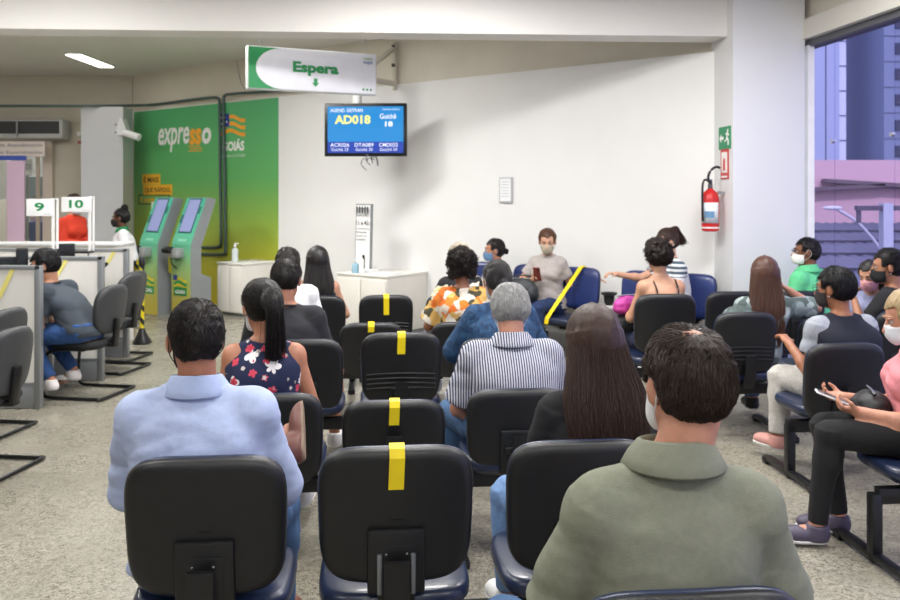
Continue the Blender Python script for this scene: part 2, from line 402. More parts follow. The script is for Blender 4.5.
        parts.append(tubes(path, r))
    return join(parts)
def hand(f, W, d, n, side, curl=.5, sc=1.0, spread=.012):
    """palm, four unequal fingers with two bends and a thumb from the side of the palm"""
    d = unit(d); n = np.array(n, float); n = unit(n-d*(n @ d)); sd = np.cross(d, n)*side   # sd points to the thumb side
    R = np.stack([sd, d, n], 1); W = np.array(W)
    f.ell(W+d*.045*sc, np.array([.037, .052, .016])*sc, .012, R); f.cone(W-d*.02, W+d*.02*sc, .024*sc, .022*sc, .012)
    for i, (o, L) in enumerate([(.028, .068), (.010, .076), (-.009, .071), (-.027, .056)]):
        b = W+(d*.082+sd*o)*sc; a = curl*1.1; L *= sc
        for j, fr in enumerate((.45, .32, .23)):
            dd = unit(d*math.cos(a)+n*math.sin(a)+sd*o*2); e = b+dd*L*fr*1.1
            f.cone(b, e, (.0092-.0008*j)*sc, (.0088-.0008*j)*sc, .004); b = e; a += curl*.9
    b = W+(d*.02+sd*.026)*sc; e = b+unit(d*.6+sd*.75+n*.35)*.042*sc; g = e+unit(d*.9+sd*.2+n*.5)*.032*sc
    f.cone(b, e, .014*sc, .0105*sc, .010); f.cone(e, g, .0105*sc, .0085*sc, .004)
MU = [-.16, 0, .15, .4, .65, .8, .9, .97, 1.04]
MRX = np.array([.13, .178, .172, .155, .172, .18, .162, .10, .05]); MRY = np.array([.10, .128, .128, .115, .122, .115, .095, .07, .048])
FRX = np.array([.14, .180, .168, .132, .148, .155, .138, .085, .045]); FRY = np.array([.10, .125, .115, .098, .112, .108, .085, .06, .042])
EYE = None
def person(label, px=None, s=None, top=None, hx=None, ty=None,  yaw=0, pos=None, hip=.50, lean=.05, side=0, fem=False, bulk=1., skincol='#b98467', hy=0, hp=8, hr=0,
           R=None, L=None, legR=None, legL=None, tops=(), pants=('#3f5d86', 1), shoe='#dddddd', hair=None, haircol='#15110f', mask=None, near=1,
           collar=None, group=None, neckring=None, hs=1., glasses=False, extra=None, curl=(.5, .5), sole='#e8e8e8', earring=False, sit=None, lsc=1., csc=1., nx=0, drop=.03):
    x, y = P(px, s) if pos is None else pos
    ya = math.radians(yaw); fwd = lean+.02; yh_ = y+math.cos(ya)*fwd+math.sin(ya)*side
    if hx is not None: x = (hx-450)/F*yh_+math.sin(ya)*fwd-math.cos(ya)*(side+nx)
    if ty is not None: top = CH-(ty-YH)/F*yh_-(hair or {}).get('t', .01)-.004
    root = thing('person', label, 'person', (x, y, 0), ya, group)
    zh, zN = hip, top-.285*hs; H = zN-zh; SK = skin(skincol)
    lf = lambda z: lean*max(0, (z-zh)/H)**1.25 if z > zh else 0
    sf = lambda z: side*max(0, (z-zh)/H)
    US = np.array(MU)-drop*np.array([0, 0, 0, 0, .4, 1, 1, .6, 0]); ZS = zh+US*H; RX = (FRX if fem else MRX)*bulk; RY = (FRY if fem else MRY)*bulk
    XC = np.array([sf(z) for z in ZS]); YC = np.array([lf(z) for z in ZS])
    sw = (.132 if fem else .157)*(.5+.5*bulk); zsh = zh+H*(.885-drop*.9); al = .92 if fem else 1.; q = 1.0 if not fem else .86
    J = {}
    dU = {'r': (.28, .18, -1), 'l': (-.28, .18, -1)}; dF = {'r': (-.45, 1, -.1), 'l': (.45, 1, -.1)}
    for sd, spec in (('r', R), ('l', L)):
        m = 1 if sd == 'r' else -1; Sh = np.array([sf(zsh)+m*sw, lf(zsh), zsh])
        u, v = (spec[0], spec[1]) if spec else (dU[sd], dF[sd]); n = spec[2] if spec and len(spec) > 2 else (0, 0, -1)
        El = Sh+unit(u)*.275*al; Wr = El+unit(v)*.245*al; J[sd] = (Sh, El, Wr, unit(v), n, m)
    K = {}
    for sd, spec in (('r', legR), ('l', legL)):
        m = 1 if sd == 'r' else -1; hp_ = np.array([m*.085*bulk, .0, zh+.015])
        t, h_, ft = spec if spec else ((m*.16, 1, -.02), (0, -.08, -1), (m*.12, 1, 0))
        lt = .42 if zh < .7 else .40; Kn = hp_+unit(t)*lt*al*lsc; An = Kn+unit(h_)*(.40)*al*lsc*(.97 if zh < .7 else 1)
        if An[2] < .085 and hip < .7 and spec is None: An[2] = .085
        K[sd] = (hp_, Kn, An, unit(ft))
    Rh = Rhead(hy, hp, hr); pv = np.array([sf(zN), lf(zN)+.0, zN+.053]); C = pv+Rh @ np.array([0, .018, .114*hs])+(nx, 0, 0)
    pts = np.array([j for v in J.values() for j in v[:3]]+[j+v[3]*.2 for v in K.values() for j in v[:3]]+[j for v in K.values() for j in v[:3]]+[C]+[v[2]+v[3]*.2 for v in J.values()])
    lo = np.minimum(pts.min(0)-.14, (-.26, -.22, .0)); hi = np.maximum(pts.max(0)+.16, (.26, .2, top+.05)); lo[2] = max(lo[2], -.01)
    h = {3: .006, 2: .0075, 1: .0095}[near]
    f = Field(lo, hi, h)
    f.slab(ZS, XC, YC, RX, RY, 0)
    if fem: 
        for i in (-1, 1): f.ell((i*.07, lf(zh+.66*H)+.085*bulk, zh+.66*H), (.06, .055, .06), .03)
    nr = .058 if not fem else .046
    nb = np.array([sf(zN), lf(zN)-.004, zN-.02]); f.cone(nb, C+Rh @ np.array([0, -.028, -.055])*hs, nr*1.05, nr*.97, .03)
    for sd in 'rl':
        Sh, El, Wr, v, n, m = J[sd]
        f.cone(nb+(m*.03, 0, .01), Sh+(0, 0, .012), .040*q, .046*q, .03); 
        f.ell(Sh, np.array((.06, .062, .064))*q, .03); u = unit(El-Sh)
        f.cone(Sh, El, .052*q*(.4+.6*bulk), .040*q, .02); f.cone(El, Wr, .042*q, .027*q, .012)
        f.ell(El+(Wr-El)*.25, (.043*q,)*3, .02)
        hand(f, Wr, v, n, m, curl[0 if sd == 'r' else 1], .95*al)
        a, k, e, ft = K[sd]
        f.cone(a, k, .082*bulk, .056, .04); f.cone(k, e, .052, .034, .02); f.ell(k+(e-k)*.28+(0, -.012, 0), (.054, .054, .075), .03)
        f.cone(e+(0, 0, -.03), e+ft*.13+(0, 0, -.045), .036, .026, .02)
    face_prims(f, Rh, C, sc=hs)
    for i in (-1, 1):
        f.ell(C+Rh @ np.array((i*.080, -.006, -.008))*hs, np.array((.0085, .020, .033))*hs, .008, Rh @ Rhead(-i*22, 0))
        f.ell(C+Rh @ np.array((i*.031, .098, .008))*hs, np.array((.019, .016, .012))*hs, .012, Rh, 's')
        f.ell(C+Rh @ np.array((i*.030, .086, .026))*hs, np.array((.024, .010, .007))*hs, .012, Rh)
    f.ell(C+Rh @ np.array((0, .092, -.062))*hs, np.array((.024, .010, .007))*hs, .006, Rh)
    V, Q = f.nets(); body = mesh('body', V, Q, SK, root)
    # eyes and brows
    for i in (-1, 1):
        e = B().sph(C+Rh @ np.array((i*.031, .0775, .008))*hs, .0122*hs, 12).out('eye', plain('#b9aca4', .35), root)
        B().sph(C+Rh @ np.array((i*.031, .0865, .007))*hs, .0058*hs, 10).out('iris', plain('#21130b', .15), e)
        V, Q = tubes([[C+Rh @ (np.array((i*(.014+.032*u), .098-.018*u*u, .030+.006*math.sin(u*3)))*hs) for u in np.linspace(0, 1, 6)]], .0032, 6)
        mesh('eyebrow', V, Q, hairmat(haircol), root)
    # clothes
    for g in tops:
        kind, m = g['kind'], g['mat']; th = g.get('th', .013); f = Field(lo, hi, h); hem = g.get('hem', -.04); hz_ = zh+hem*H
        zz = np.array(ZS); f.slab(zz, XC, YC, RX+th, RY+th+g.get('loose', 0)*np.exp(-((US-.35)/.25)**2), 0)
        if fem and kind != 'skirt':
            for i in (-1, 1): f.ell((i*.07, lf(zh+.66*H)+.085*bulk, zh+.66*H), np.array((.06, .055, .06))+th, .03)
        for sd in 'rl':
            Sh, El, Wr, v, n, mm = J[sd]
            if kind in ('tee', 'long', 'half'):
                f.cone(nb+(mm*.035, 0, .0), Sh+(0, 0, .012), .040*q+th*.8, .048*q+th, .03)
                f.ell(Sh, np.array((.06, .062, .064))*q+th, .03)
                fr = {'tee': .62, 'half': .85, 'long': 1}[kind]; e = Sh+(El-Sh)*fr; sl = g.get('sl', .008)
                f.cone(Sh, e, .056*q*(.4+.6*bulk)+th, (.048*q*(.5+.5*bulk) if kind != 'long' else .042*q)+th+sl, .018, cap=kind != 'long')
                if kind == 'long': f.cone(El, El+(Wr-El)*g.get('cuff', .97), .043*q+th, .034*q+th*.6, .015, cap=True)
            elif kind in ('sleeveless', 'vest'):
                f.cone(nb+(mm*.042, 0, .006), Sh+(-mm*.010, 0, .012), .040*q+th*.6, .046*q+th*.75, .025)
        rp = g.get('rp', .005)
        f.ripple(rp*.8, (7, 7, 11), g.get('seed', 1), True); f.ripple(rp*.3, (16, 16, 34), 5)
        hz2 = hz_; f.clip(lambda x, y, z: hz2-z+0*x+0*y)
        if kind == 'vest':
            for sd in 'rl':
                mm = J[sd][5]; cx = J[sd][0]; f.clip(lambda x, y, z: (.052-np.sqrt((x-cx[0]-mm*.045)**2+((y-cx[1])*.8)**2+((z-cx[2]+.03)*.7)**2)))
        if kind == 'tank':
            zt = zh+H*g.get('cut', .70); f.clip(lambda x, y, z: z-zt-.5*np.abs(x)+0*y)
            strp = [[(i*.075, YC[4]-RY[4]*.93, zt-.0), (i*.082, YC[5]-RY[5]*.95, zh+.82*H), (i*.085, YC[6]-.062, zh+.93*H), (i*.088, YC[6]-.005, zh+.985*H), (i*.085, YC[6]+.06, zh+.92*H), (i*.08, YC[5]+RY[5]*.98, zh+.8*H)] for i in (-1, 1)]
            V2, Q2 = tubes([smooth_path(v, 5) for v in strp], .0055, 6)
        zc = zN-.004+(.04 if collar else .012); f.clip(lambda x, y, z: np.minimum(z-zc-.9*np.abs(y-nb[1]-.0)*(y < nb[1])*.0+1.1*(y-nb[1]), .08-np.abs(x-nb[0])) if g.get('scoop') else z-zc-.02+0*x+0*y)
        V, Q = f.nets()
        if kind == 'tank': V, Q = join([(V, Q), (V2, Q2)])
        o = mesh(g.get('name', 'shirt'), V, Q, m, root)
        if g.get('label'): o['label'] = g['label']
    if neckring:
        a = np.linspace(0, 2*PI, 33); r0 = nr*1.28; ring = [(nb[0]+r0*1.08*math.cos(t), nb[1]+.004+r0*math.sin(t), zN+.012-.012*math.sin(t)) for t in a]
        tube('neckline', ring, .006, cloth(neckring), root)
    if collar:
        a = np.linspace(PI/2+.28, 2.5*PI-.28, 44); rings = []
        cz = zN+.028
        for t in a:
            fr = (1+math.sin(t))/2; bk = 1-fr; pr = []
            for rr, zz in [(nr*1.2, -.03), (nr*1.12, .014+.018*bk), (nr*1.15, .022+.018*bk), (nr*1.25, .019+.017*bk), (nr*(1.25+.27*csc)+.012*fr, -.004), (nr*(1.25+.55*csc)+.024*fr**3, -.022-.022*fr**3), (nr*(1.25+.51*csc)+.02*fr**3, -.027-.022*fr**3), (nr*1.3, -.018)]:
                pr.append((nb[0]+rr*1.08*math.cos(t), nb[1]+.002+rr*math.sin(t)+.4*zz*lean/.3, cz+zz))
            rings.append(pr)
        n1, n2 = len(rings), 8; V = np.array(rings).reshape(-1, 3); Q = [(i*n2+j, i*n2+(j+1) % n2, (i+1)*n2+(j+1) % n2, (i+1)*n2+j) for i in range(n1-1) for j in range(n2)]
        Q = Q+[tuple(range(n2)), tuple(range((n1-1)*n2, n1*n2))[::-1]]
        mesh('collar', V, Q, collar, root)
    if pants:
        pc, plen = pants[0], pants[1]; pm = pc if not isinstance(pc, str) else cloth(pc, .12); f = Field(lo, hi, h)
        k_ = US < .22; f.slab(np.append(ZS[k_], zh+.2*H), np.append(XC[k_], XC[2]), np.append(YC[k_], YC[2]), np.append(RX[k_], RX[2])+.009, np.append(RY[k_], RY[2])+.009, 0)
        for sd in 'rl':
            a, k, e, ft = K[sd]; wd = pants[2] if len(pants) > 2 else .014
            if plen > .55:
                f.cone(a, k, .082*bulk+wd*.7, .056+wd, .035); f.cone(k, k+(e-k)*min(1., (plen-.5)*2)*.97, .055+wd, .036+wd*1.2, .02, cap=True)
                f.ell(k+(e-k)*.28+(0, -.012, 0), np.array((.054, .054, .075))+wd*.8, .03)
            else: f.cone(a, a+(k-a)*plen*1.7, .082*bulk+wd, .06+wd*1.6, .03, cap=True)
        f.ripple(.004 if wd > .01 else .001, (16, 12, 12), 8, True); V, Q = f.nets(); mesh('trousers' if plen > .55 else 'shorts', V, Q, pm, root)
    if shoe:
        for sd in 'rl':
            a, k, e, ft = K[sd]; sm = plain(shoe, .5) if isinstance(shoe, str) else shoe
            dn = unit(e-k) if (sit == 'cross' and sd == 'l') else np.array([0, 0, -1.])
            f = Field(np.minimum(e, e+ft*.2+dn*.08)-.09, np.maximum(e, e+ft*.2+dn*.08)+.09, .006 if near > 1 else .008)
            rr = np.cross(ft, -dn); Rf = np.stack([rr, ft, -dn], 1); o = e+dn*.045
            f.ell(o+ft*.0-dn*.005, (.043, .055, .05), 0, Rf); f.ell(o+ft*.085+dn*.004, (.048, .09, .040), .02, Rf); f.cone(o-dn*.0, o-dn*.045, .045, .046, .02, cap=True)
            f.ell(o+ft*.145+dn*.008, (.042, .045, .026), .02, Rf)
            f.clip(lambda x, y, z: (x-o[0])*dn[0]+(y-o[1])*dn[1]+(z-o[2])*dn[2]-.030)
            V, Q = f.nets(); so = mesh('shoe', V, Q, sm, root)
            f = Field(np.minimum(e, e+ft*.2+dn*.08)-.09, np.maximum(e, e+ft*.2+dn*.08)+.09, .006 if near > 1 else .008)
            f.ell(o+dn*.02, (.039, .05, .03), 0, Rf); f.ell(o+ft*.085+dn*.02, (.048, .09, .03), .02, Rf); f.ell(o+ft*.145+dn*.02, (.044, .048, .03), .02, Rf)
            g0 = lambda x, y, z: (x-o[0])*dn[0]+(y-o[1])*dn[1]+(z-o[2])*dn[2]
            f.clip(lambda x, y, z: np.maximum(g0(x, y, z)-.038, .020-g0(x, y, z))); V, Q = f.nets()
            mesh('sole', V, Q, plain(sole, .6), so)
            if near > 1 and sit != 'cross':
                V, Q = tubes([[o+ft*(.035+.022*i)+rr*xx-dn*(.042-.006*i-abs(xx)*.35) for xx in (-.026, -.013, 0, .013, .026)] for i in range(4)], .003, 5); mesh('laces', V, Q, plain('#d9d9dc', .8), so)
    tr = lambda V: (np.asarray(V)*hs) @ Rh.T+C
    if hair:
        hair.setdefault('near', near); V, Q = make_hair(hair); mesh('hair', tr(V), Q, hairmat(haircol), root)
        if hair['kind'] == 'pony':
            tp = np.array(hair.get('tie', (0, -.115, .04)))+(0, -.005, 0); a = np.linspace(0, 2*PI, 17)
            tube('hair_tie', tr([tp+(.018*math.cos(t), 0, .018*math.sin(t)) for t in a]), .005, plain('#222222'), root)
    if mask:
        f = Field((-.10, .0, -.15), (.10, .15, .05), .0045); face_prims(f, I3, np.zeros(3), grow=.005, k=.03, nose=False); f.cone((0, .082, -.012), (0, .096, -.045), .020, .024, .05); f.ell((0, .07, -.075), (.045, .035, .03), .03)
        f.clip(lambda x, y, z: np.maximum(np.maximum(z+.014-.014*np.exp(-(x/.02)**2)+.12*np.abs(x), -.108-z+.15*np.abs(x)), .028-y+.0*x))
        V, Q = f.nets(); mo = mesh('face_mask', tr(V), Q, mat(mask, .8, .04, 30, .15, 300) if isinstance(mask, str) else mask, root)
        for i in (-1, 1):
            pth = [smooth_path([(i*.062, .032, -.028), (i*.080, .012, .005), (i*.083, .0, .028), (i*.086, -.022, .012), (i*.085, -.026, -.012), (i*.082, -.014, -.036), (i*.068, .018, -.062), (i*.056, .034, -.078)], 4)]
            V, Q = tubes(pth, .0016, 5); mesh('ear_loop', tr(V), Q, plain(mask if isinstance(mask, str) else '#222222', .7), mo)
    if glasses:
        b = []
        for i in (-1, 1):
            a = np.linspace(0, 2*PI, 15); b.append(tubes([[(i*.034+.026*math.cos(t), .108-.15*abs(.026*math.cos(t)), .008+.018*math.sin(t)) for t in a]], .0016, 5))
            b.append(tubes([smooth_path([(i*.058, .102, .012), (i*.074, .06, .013), (i*.083, .0, .014), (i*.083, -.02, .0)], 5)], .0016, 5))
        b.append(tubes([[(-.008, .109, .01), (0, .111, .013), (.008, .109, .01)]], .0016, 5)); V, Q = join(b)
        mesh('glasses', tr(V), Q, plain('#1b1b1d', .3), root)
    if earring:
        for i in (-1, 1): B().sph(tr([(i*.088, 0, -.045)])[0], .005, 8).out('earring', CHROME, root)
    return root, J, C, Rh, body
# ---------------------------------------------------------------- the room
def floor_mat():
    m, n, l, b = base('granilite'); co = coords(n, l)
    def voro(sc, lo, hi, cols):
        v = n.new('ShaderNodeTexVoronoi'); v.inputs['Scale'].default_value = sc; l.new(co, v.inputs['Vector'])
        s = n.new('ShaderNodeSeparateColor'); l.new(v.outputs['Color'], s.inputs[0])
        r = n.new('ShaderNodeValToRGB'); r.color_ramp.interpolation = 'CONSTANT'; e = r.color_ramp.elements
        e[0].color = rgb(cols[0]); e[1].position = lo; e[1].color = rgb(cols[1])
        for p_, c_ in zip(hi, cols[2:]): x = e.new(p_); x.color = rgb(c_)
        l.new(s.outputs[0], r.inputs[0]); return r.outputs[0]
    a = voro(75, .2, (.45, .7, .88), ['#635f55', '#918d80', '#9e998c', '#aaa697', '#7c776b'])
    c = voro(190, .2, (.5, .75, .92), ['#706b61', '#989386', '#a4a091', '#b3afa1', '#545048'])
    x = n.new('ShaderNodeMix'); x.data_type = 'RGBA'; x.inputs[0].default_value = .5; l.new(a, x.inputs[6]); l.new(c, x.inputs[7])
    t = n.new('ShaderNodeTexNoise'); t.inputs['Scale'].default_value = .9; t.inputs['Detail'].default_value = 5; l.new(co, t.inputs['Vector'])
    r = n.new('ShaderNodeValToRGB'); r.color_ramp.elements[0].position = .3; r.color_ramp.elements[0].color = (.80, .78, .74, 1); r.color_ramp.elements[1].position = .7; r.color_ramp.elements[1].color = (1, 1, 1, 1)
    l.new(t.outputs[0], r.inputs[0])
    y = n.new('ShaderNodeMix'); y.data_type = 'RGBA'; y.blend_type = 'MULTIPLY'; y.inputs[0].default_value = 1; l.new(x.outputs[2], y.inputs[6]); l.new(r.outputs[0], y.inputs[7])
    l.new(y.outputs[2], b.inputs['Base Color']); b.inputs['Roughness'].default_value = .24; b.inputs['Specular IOR Level'].default_value = .45
    g = n.new('ShaderNodeTexNoise'); g.inputs['Scale'].default_value = 3; g.inputs['Detail'].default_value = 6; l.new(co, g.inputs['Vector'])
    q = n.new('ShaderNodeMapRange'); q.inputs[3].default_value = .16; q.inputs[4].default_value = .38; l.new(g.outputs[0], q.inputs[0]); l.new(q.outputs[0], b.inputs['Roughness'])
    return m
def box(name, c, d, m, parent=None, rz=0, bev=0, kind=None):
    rot = Matrix.Rotation(rz, 3, 'Z') if rz else None
    o = B().box(c, d, rot, bev).out(name, m, parent)
    if kind: struct(o)
    return o
def wallprism(name, pts, z0, z1, m): return struct(B().prism(pts, z0, z1).out(name, m, smooth=False))
wallprism('floor', [(-9, -4.5), (3.9, -4.5), (3.75, 7), (3.4, 9.5), (-2, 17.5), (-9, 17.5)], -.15, 0, floor_mat())
wallprism('ceiling', [(-9, -4.5), (4.8, -4.5), (3.9, 9.5), (-2, 17.5), (-9, 17.5)], 3.6, 3.75, CEIL)
PT = 3.0                                     # top of the white lining
def wl(x): return WZ-WS*x                    # diagonal wall: depth at x
XL, XR = (133-450)/F*14.03, 2.95
wallprism('wall_back', [(XL, wl(XL)), (XR, wl(XR)), (XR+.2, wl(XR)+.2), (XL+.1, wl(XL)+.25)], 0, 3.62, BEIGE)
o = NW*.05
wallprism('wall_lining', [(XL+.05, wl(XL+.05)), (XR, wl(XR)), (XR+o[0], wl(XR)+o[1]), (XL+.05+o[0], wl(XL+.05)+o[1])], 0, PT, WHITE)['kind'] = 'structure'
bpy.data.objects['wall_lining'].name = 'wall_right'
# far left wall with a glazed opening
yB = 14.0; xo = (50-450)/F*yB; zo = hz(140, F/yB)
GREIGE = mat('#c9c3b4', .75, .04, 3)
struct(B().box(((xo+XL)/2, yB+.1, 1.81), (XL-xo, .2, 3.62)).box(((xo-9)/2, yB+.1, (zo+3.62)/2), (xo+9, .2, 3.62-zo)).out('wall_far', GREIGE))
struct(B().box((-9.1, 6.5, 1.8), (.2, 22, 3.7)).out('wall_left', GREIGE))
struct(B().box((-2.5, -4.6, 1.8), (15, .2, 3.7)).out('wall_behind', WHITE))
cx0, cx1 = (81-450)/F*13.15, (123-450)/F*13.15
box('wall_pier', ((cx0+cx1)/2, 13.355, 1.5), (cx1-cx0, .41, 3.0), mat('#c6c8cb', .6, .02, 3), kind='structure')
# pillar, beam
c0 = np.array([2.564, 7.7]); pil = [c0, c0+U*.68, c0+U*.68+V_*.6, c0+V_*.6]
wallprism('trim_1', [tuple(p) for p in pil], 0, 3.62, mat('#dfe0e2', .6, .01, 3)); bpy.data.objects['trim_1'].name = 'wall_pillar'
bm = mat('#e3e1dc', .65, .01, 3)
wallprism('wall_beam', [(-9, 7.17), (2.56, 7.83), (2.55, 8.15), (-9, 7.5)], 3.09, 3.62, bm)
# the window wall on the right, running towards the camera
G0, G1 = np.array([3.30, 7.80]), np.array([3.30+.1155*11.5, 7.8-11.5]); gd = (G1-G0)/np.linalg.norm(G1-G0); gn = np.array([-gd[1], gd[0]])
def gp(t, o=0): return G0+gd*t+gn*o
def gbox(t0, t1, o0, o1): return [tuple(gp(t0, o0)), tuple(gp(t1, o0)), tuple(gp(t1, o1)), tuple(gp(t0, o1))]
wallprism('wall_window_side', gbox(-.5, 11.5, .0, .25), 3.22, 3.62, BEIGE)
wallprism('trim_1', gbox(-.10, 11.5, -.08, .16), 3.05, 3.23, mat('#d3d0c8', .6))
wallprism('trim_2', gbox(-.10, 11.5, -.02, .12), 2.99, 3.05, plain('#55565c', .5))
wallprism('trim_3', gbox(0, 11.5, -.0, .12), 0, .08, plain('#8d8f92', .5))
wallprism('trim_4', gbox(-.03, .03, -.03, .03), .08, 3.0, WPL)
gm, n, l, b = base('tinted_glass'); n.remove(b)
tr_, gl, fr, mx = n.new('ShaderNodeBsdfTransparent'), n.new('ShaderNodeBsdfGlossy'), n.new('ShaderNodeFresnel'), n.new('ShaderNodeMixShader')
tr_.inputs[0].default_value = (.75, .72, .90, 1); gl.inputs['Roughness'].default_value = .03; n.remove(fr); lw = n.new('ShaderNodeLayerWeight'); lw.inputs[0].default_value = .5; pw = mth(n, l, 'MULTIPLY', mth(n, l, 'POWER', lw.outputs['Facing'], 4.), .35)
l.new(pw, mx.inputs[0]); l.new(tr_.outputs[0], mx.inputs[1]); l.new(gl.outputs[0], mx.inputs[2]); l.new(mx.outputs[0], n['Material Output'].inputs[0])
for i in range(14):
    t0 = .35+(i-1)*.83 if i else 0; t1 = .35+i*.83
    wallprism('window_%d' % (i+1), gbox(t0+.006, min(t1, 11.5)-.006, .03, .042), .08, 3.0, gm)
    if i: 
        for z in (.9, 2.1): struct(B().cyl(tuple(gp(t0, .0))+(z,), tuple(gp(t0, .03))+(z,), .018).out('trim_%d' % (4+i*2+(z > 1)), CHROME))
# ---------------------------------------------------------------- outside
def facade(name, label, x0, x1, y, z0, z1, m, dz, dx, wm, win=None, line=.06, depth=5):
    r = thing(name, label, 'building', ((x0+x1)/2, y, z0)); W = x1-x0
    B().box((0, depth/2, (z1-z0)/2), (W, depth, z1-z0)).out('walls', m, r)
    b = B(); z = dz
    while z < z1-z0: b.box((0, -.03, z), (W, .08, line)); z += dz
    b.out('floor_bands', plain('#6d6f86', .8), r)
    if win:
        for k in range(int((z1-z0)/dz)):
            for c_ in range(4): B().box((-W/2+dx*(.6+c_), -.04, dz*(k+.5)), (win[0], .12, win[1])).out('window', wm, r)
    return r
def at(px, y): return (px-450)/F*y
GND = -3.2
struct(B().box((40, 30, GND-.1), (160, 120, .2)).out('ground_outside', mat('#8b8a92', .9, .1, .4)))
r = facade('apartment_tower', 'pale tower with vertical strips and floor lines outside the window beside the pillar', at(780, 60), at(846, 60), 60, GND, 40, mat('#dfe6f4', .8), 1.75, 1.9, plain('#52566c', .3), None)
for px in (799, 816, 830): B().box((at(px, 60)-at(813, 60), -.2, 21), (.9, .5, 42)).out('vertical_fin', mat('#a9b3cc', .8), r)
for k in range(10): B().box((at(810, 60)-at(813, 60), -.12, 4+k*1.75), (.35, .3, .45)).out('window', plain('#4a4f63', .3), r)
facade('apartment_tower', 'plain mauve tower block outside between the pale and grey towers', at(840, 72), at(893, 72), 72, GND, 44, mat('#cdbdd6', .8), 3.1, 2, plain('#52566c', .3), None)
facade('apartment_tower', 'grey tower with rows of small square windows at the right edge', at(884, 58), at(960, 58), 58, GND, 40, mat('#7f8aa3', .8), 1.75, 1.7, plain('#3a3f55', .3), (.55, .75), .02, 6)
r = facade('low_building', 'low pink building with brown roof edge below the towers', at(800, 40), at(1000, 40), 40, GND, hz(160, F/40), mat('#d8b3b8', .85), 2.6, 3, plain('#52566c', .3), None, .05)
B().box((at(905, 40)-at(900, 40), -.4, hz(186, F/40)-GND), (8, .6, .18), Matrix.Rotation(.06, 3, 'Y')).box((at(830, 40)-at(900, 40), -.4, hz(188, F/40)-GND), (4.5, .6, .16), Matrix.Rotation(-.05, 3, 'Y')).out('roof_edge', plain('#6f5f66', .7), r)
# corrugated roof below the window
r = thing('corrugated_roof', 'grey corrugated roof seen below through the tinted window', 'roof', (at(850, 20), 20, 0))
Vr, Qr = [], []; nx = 240
for j, (yy, z) in enumerate([(-11, -1.6), (14, .55)]):
    for i in range(nx): x = -9+i*.11; Vr.append((x, yy+0.0, z+.03*math.sin(i*1.9)))
for i in range(nx-1): Qr.append((i, i+1, nx+i+1, nx+i))
o = mesh('roof_sheet', Vr, Qr, mat('#6c6a7c', .6, .15, .6), r); md = o.modifiers.new('s', 'SOLIDIFY'); md.thickness = .03
b = B()
for k in range(9): b.box((4, -10.5+k*2.7, -1.52+k*2.7*.086), (26, .07, .07))
b.out('ridge_bars', plain('#3e3d4c', .6), r)
r = thing('street_lamp', 'street lamp with long curved arm outside the window', 'street lamp', (at(885, 17), 17, -1.2))
tube('pole', smooth_path([(0.35, 0, -2.0), (.35, 0, .2), (.1, 0, 1.4), (-.45, 0, 2.2), (-.95, 0, 2.55)]), .03, plain('#c9c9d4', .5), r)
B().sph((-1.05, 0, 2.58), (.2, .07, .045)).out('lamp_head', plain('#d9d9e2', .5), r)
r = thing('utility_post', 'pale square post with a bracket outside at the right edge', 'post', (at(886, 14), 14, GND))
B().box((0, 0, 2.35), (.16, .16, 4.7)).out('post', plain('#c5cad8', .6), r); B().box((-.1, 0, 4.62), (.8, .1, .08)).box((-.45, 0, 4.5), (.06, .06, .25)).out('bracket', plain('#5d5566', .5), r)
# ---------------------------------------------------------------- ceiling light, conduits, wall fittings
Zl = F*1.98/(196-60); r = thing('ceiling_light', 'lit rectangular troffer in the lowered ceiling at the left', 'ceiling light', (-5.22, 12.35, 3.6), 0)
B().box((0, 0, -.01), (.25, 1.2, .02)).out('frame', WPL, r); B().box((0, 0, -.022), (.21, 1.14, .01)).out('diffuser', mat('#ffffff', .5, emit='#fff6ea', es=6), r)
DG = plain('#475a56', .45)
def pipe(label, pts, r=.022):
    o = tube('conduit', smooth_path(pts, 5), r, DG); return tag(o, label, 'conduit')
def W3(px, py, off=.09): q = wallpt(px, off); return (q[0], q[1], CH-(py-YH)*q[1]/F)
pipe('dark conduit along the far wall, bending down over the left of the green mural', [((-30-450)/F*13.0, 13.0, hz(106, F/13.0)), ((77-450)/F*13.0, 13.0, hz(106, F/13.)), W3(147, 105), W3(190, 100), W3(213, 97.5), W3(218.5, 99), W3(219.5, 106), W3(220, 170), W3(221, 238), W3(219.5, 246), W3(213, 247.5), W3(196, 247)])
pipe('dark conduit from the sign, bending down right of its twin on the green mural', [W3(375, 79), W3(330, 85), W3(288, 90), W3(232, 94), W3(225, 96), W3(223.5, 103), W3(224.5, 170), W3(225.5, 246), W3(224, 253.5), W3(215, 254.5), W3(196, 254)])
# air conditioner
s = F/13.5; r = thing('air_conditioner', 'long wall air conditioner above the glazed opening', 'air conditioner', ((13-450)/s, 13.80, hz(128, s)))
B().box((0, 0, 0), (1.45, .32, .32), None, .04).out('casing', plain('#b9bab8', .5), r)
B().box((0, -.162, .02), (1.34, .01, .2)).out('intake', plain('#2f3132', .5), r)
b = B()
for k in range(5): b.box((0, -.17, .09-k*.04), (1.32, .012, .008))
b.out('grille', plain('#55585a', .5), r); B().box((0, -.17, 0), (.025, .03, .26)).out('grille_divider', plain('#9a9b99'), r)
r = thing('cable_trunking', 'small white cable box beside the air conditioner', 'cable box', ((72-450)/s, 13.965, hz(132, s)))
B().box((0, 0, 0), (.24, .06, .07), None, .01).out('box', WPL, r); B().box((.02, -.04, -.14), (.22, .04, .05)).out('red_notice', plain('#a55050'), r)
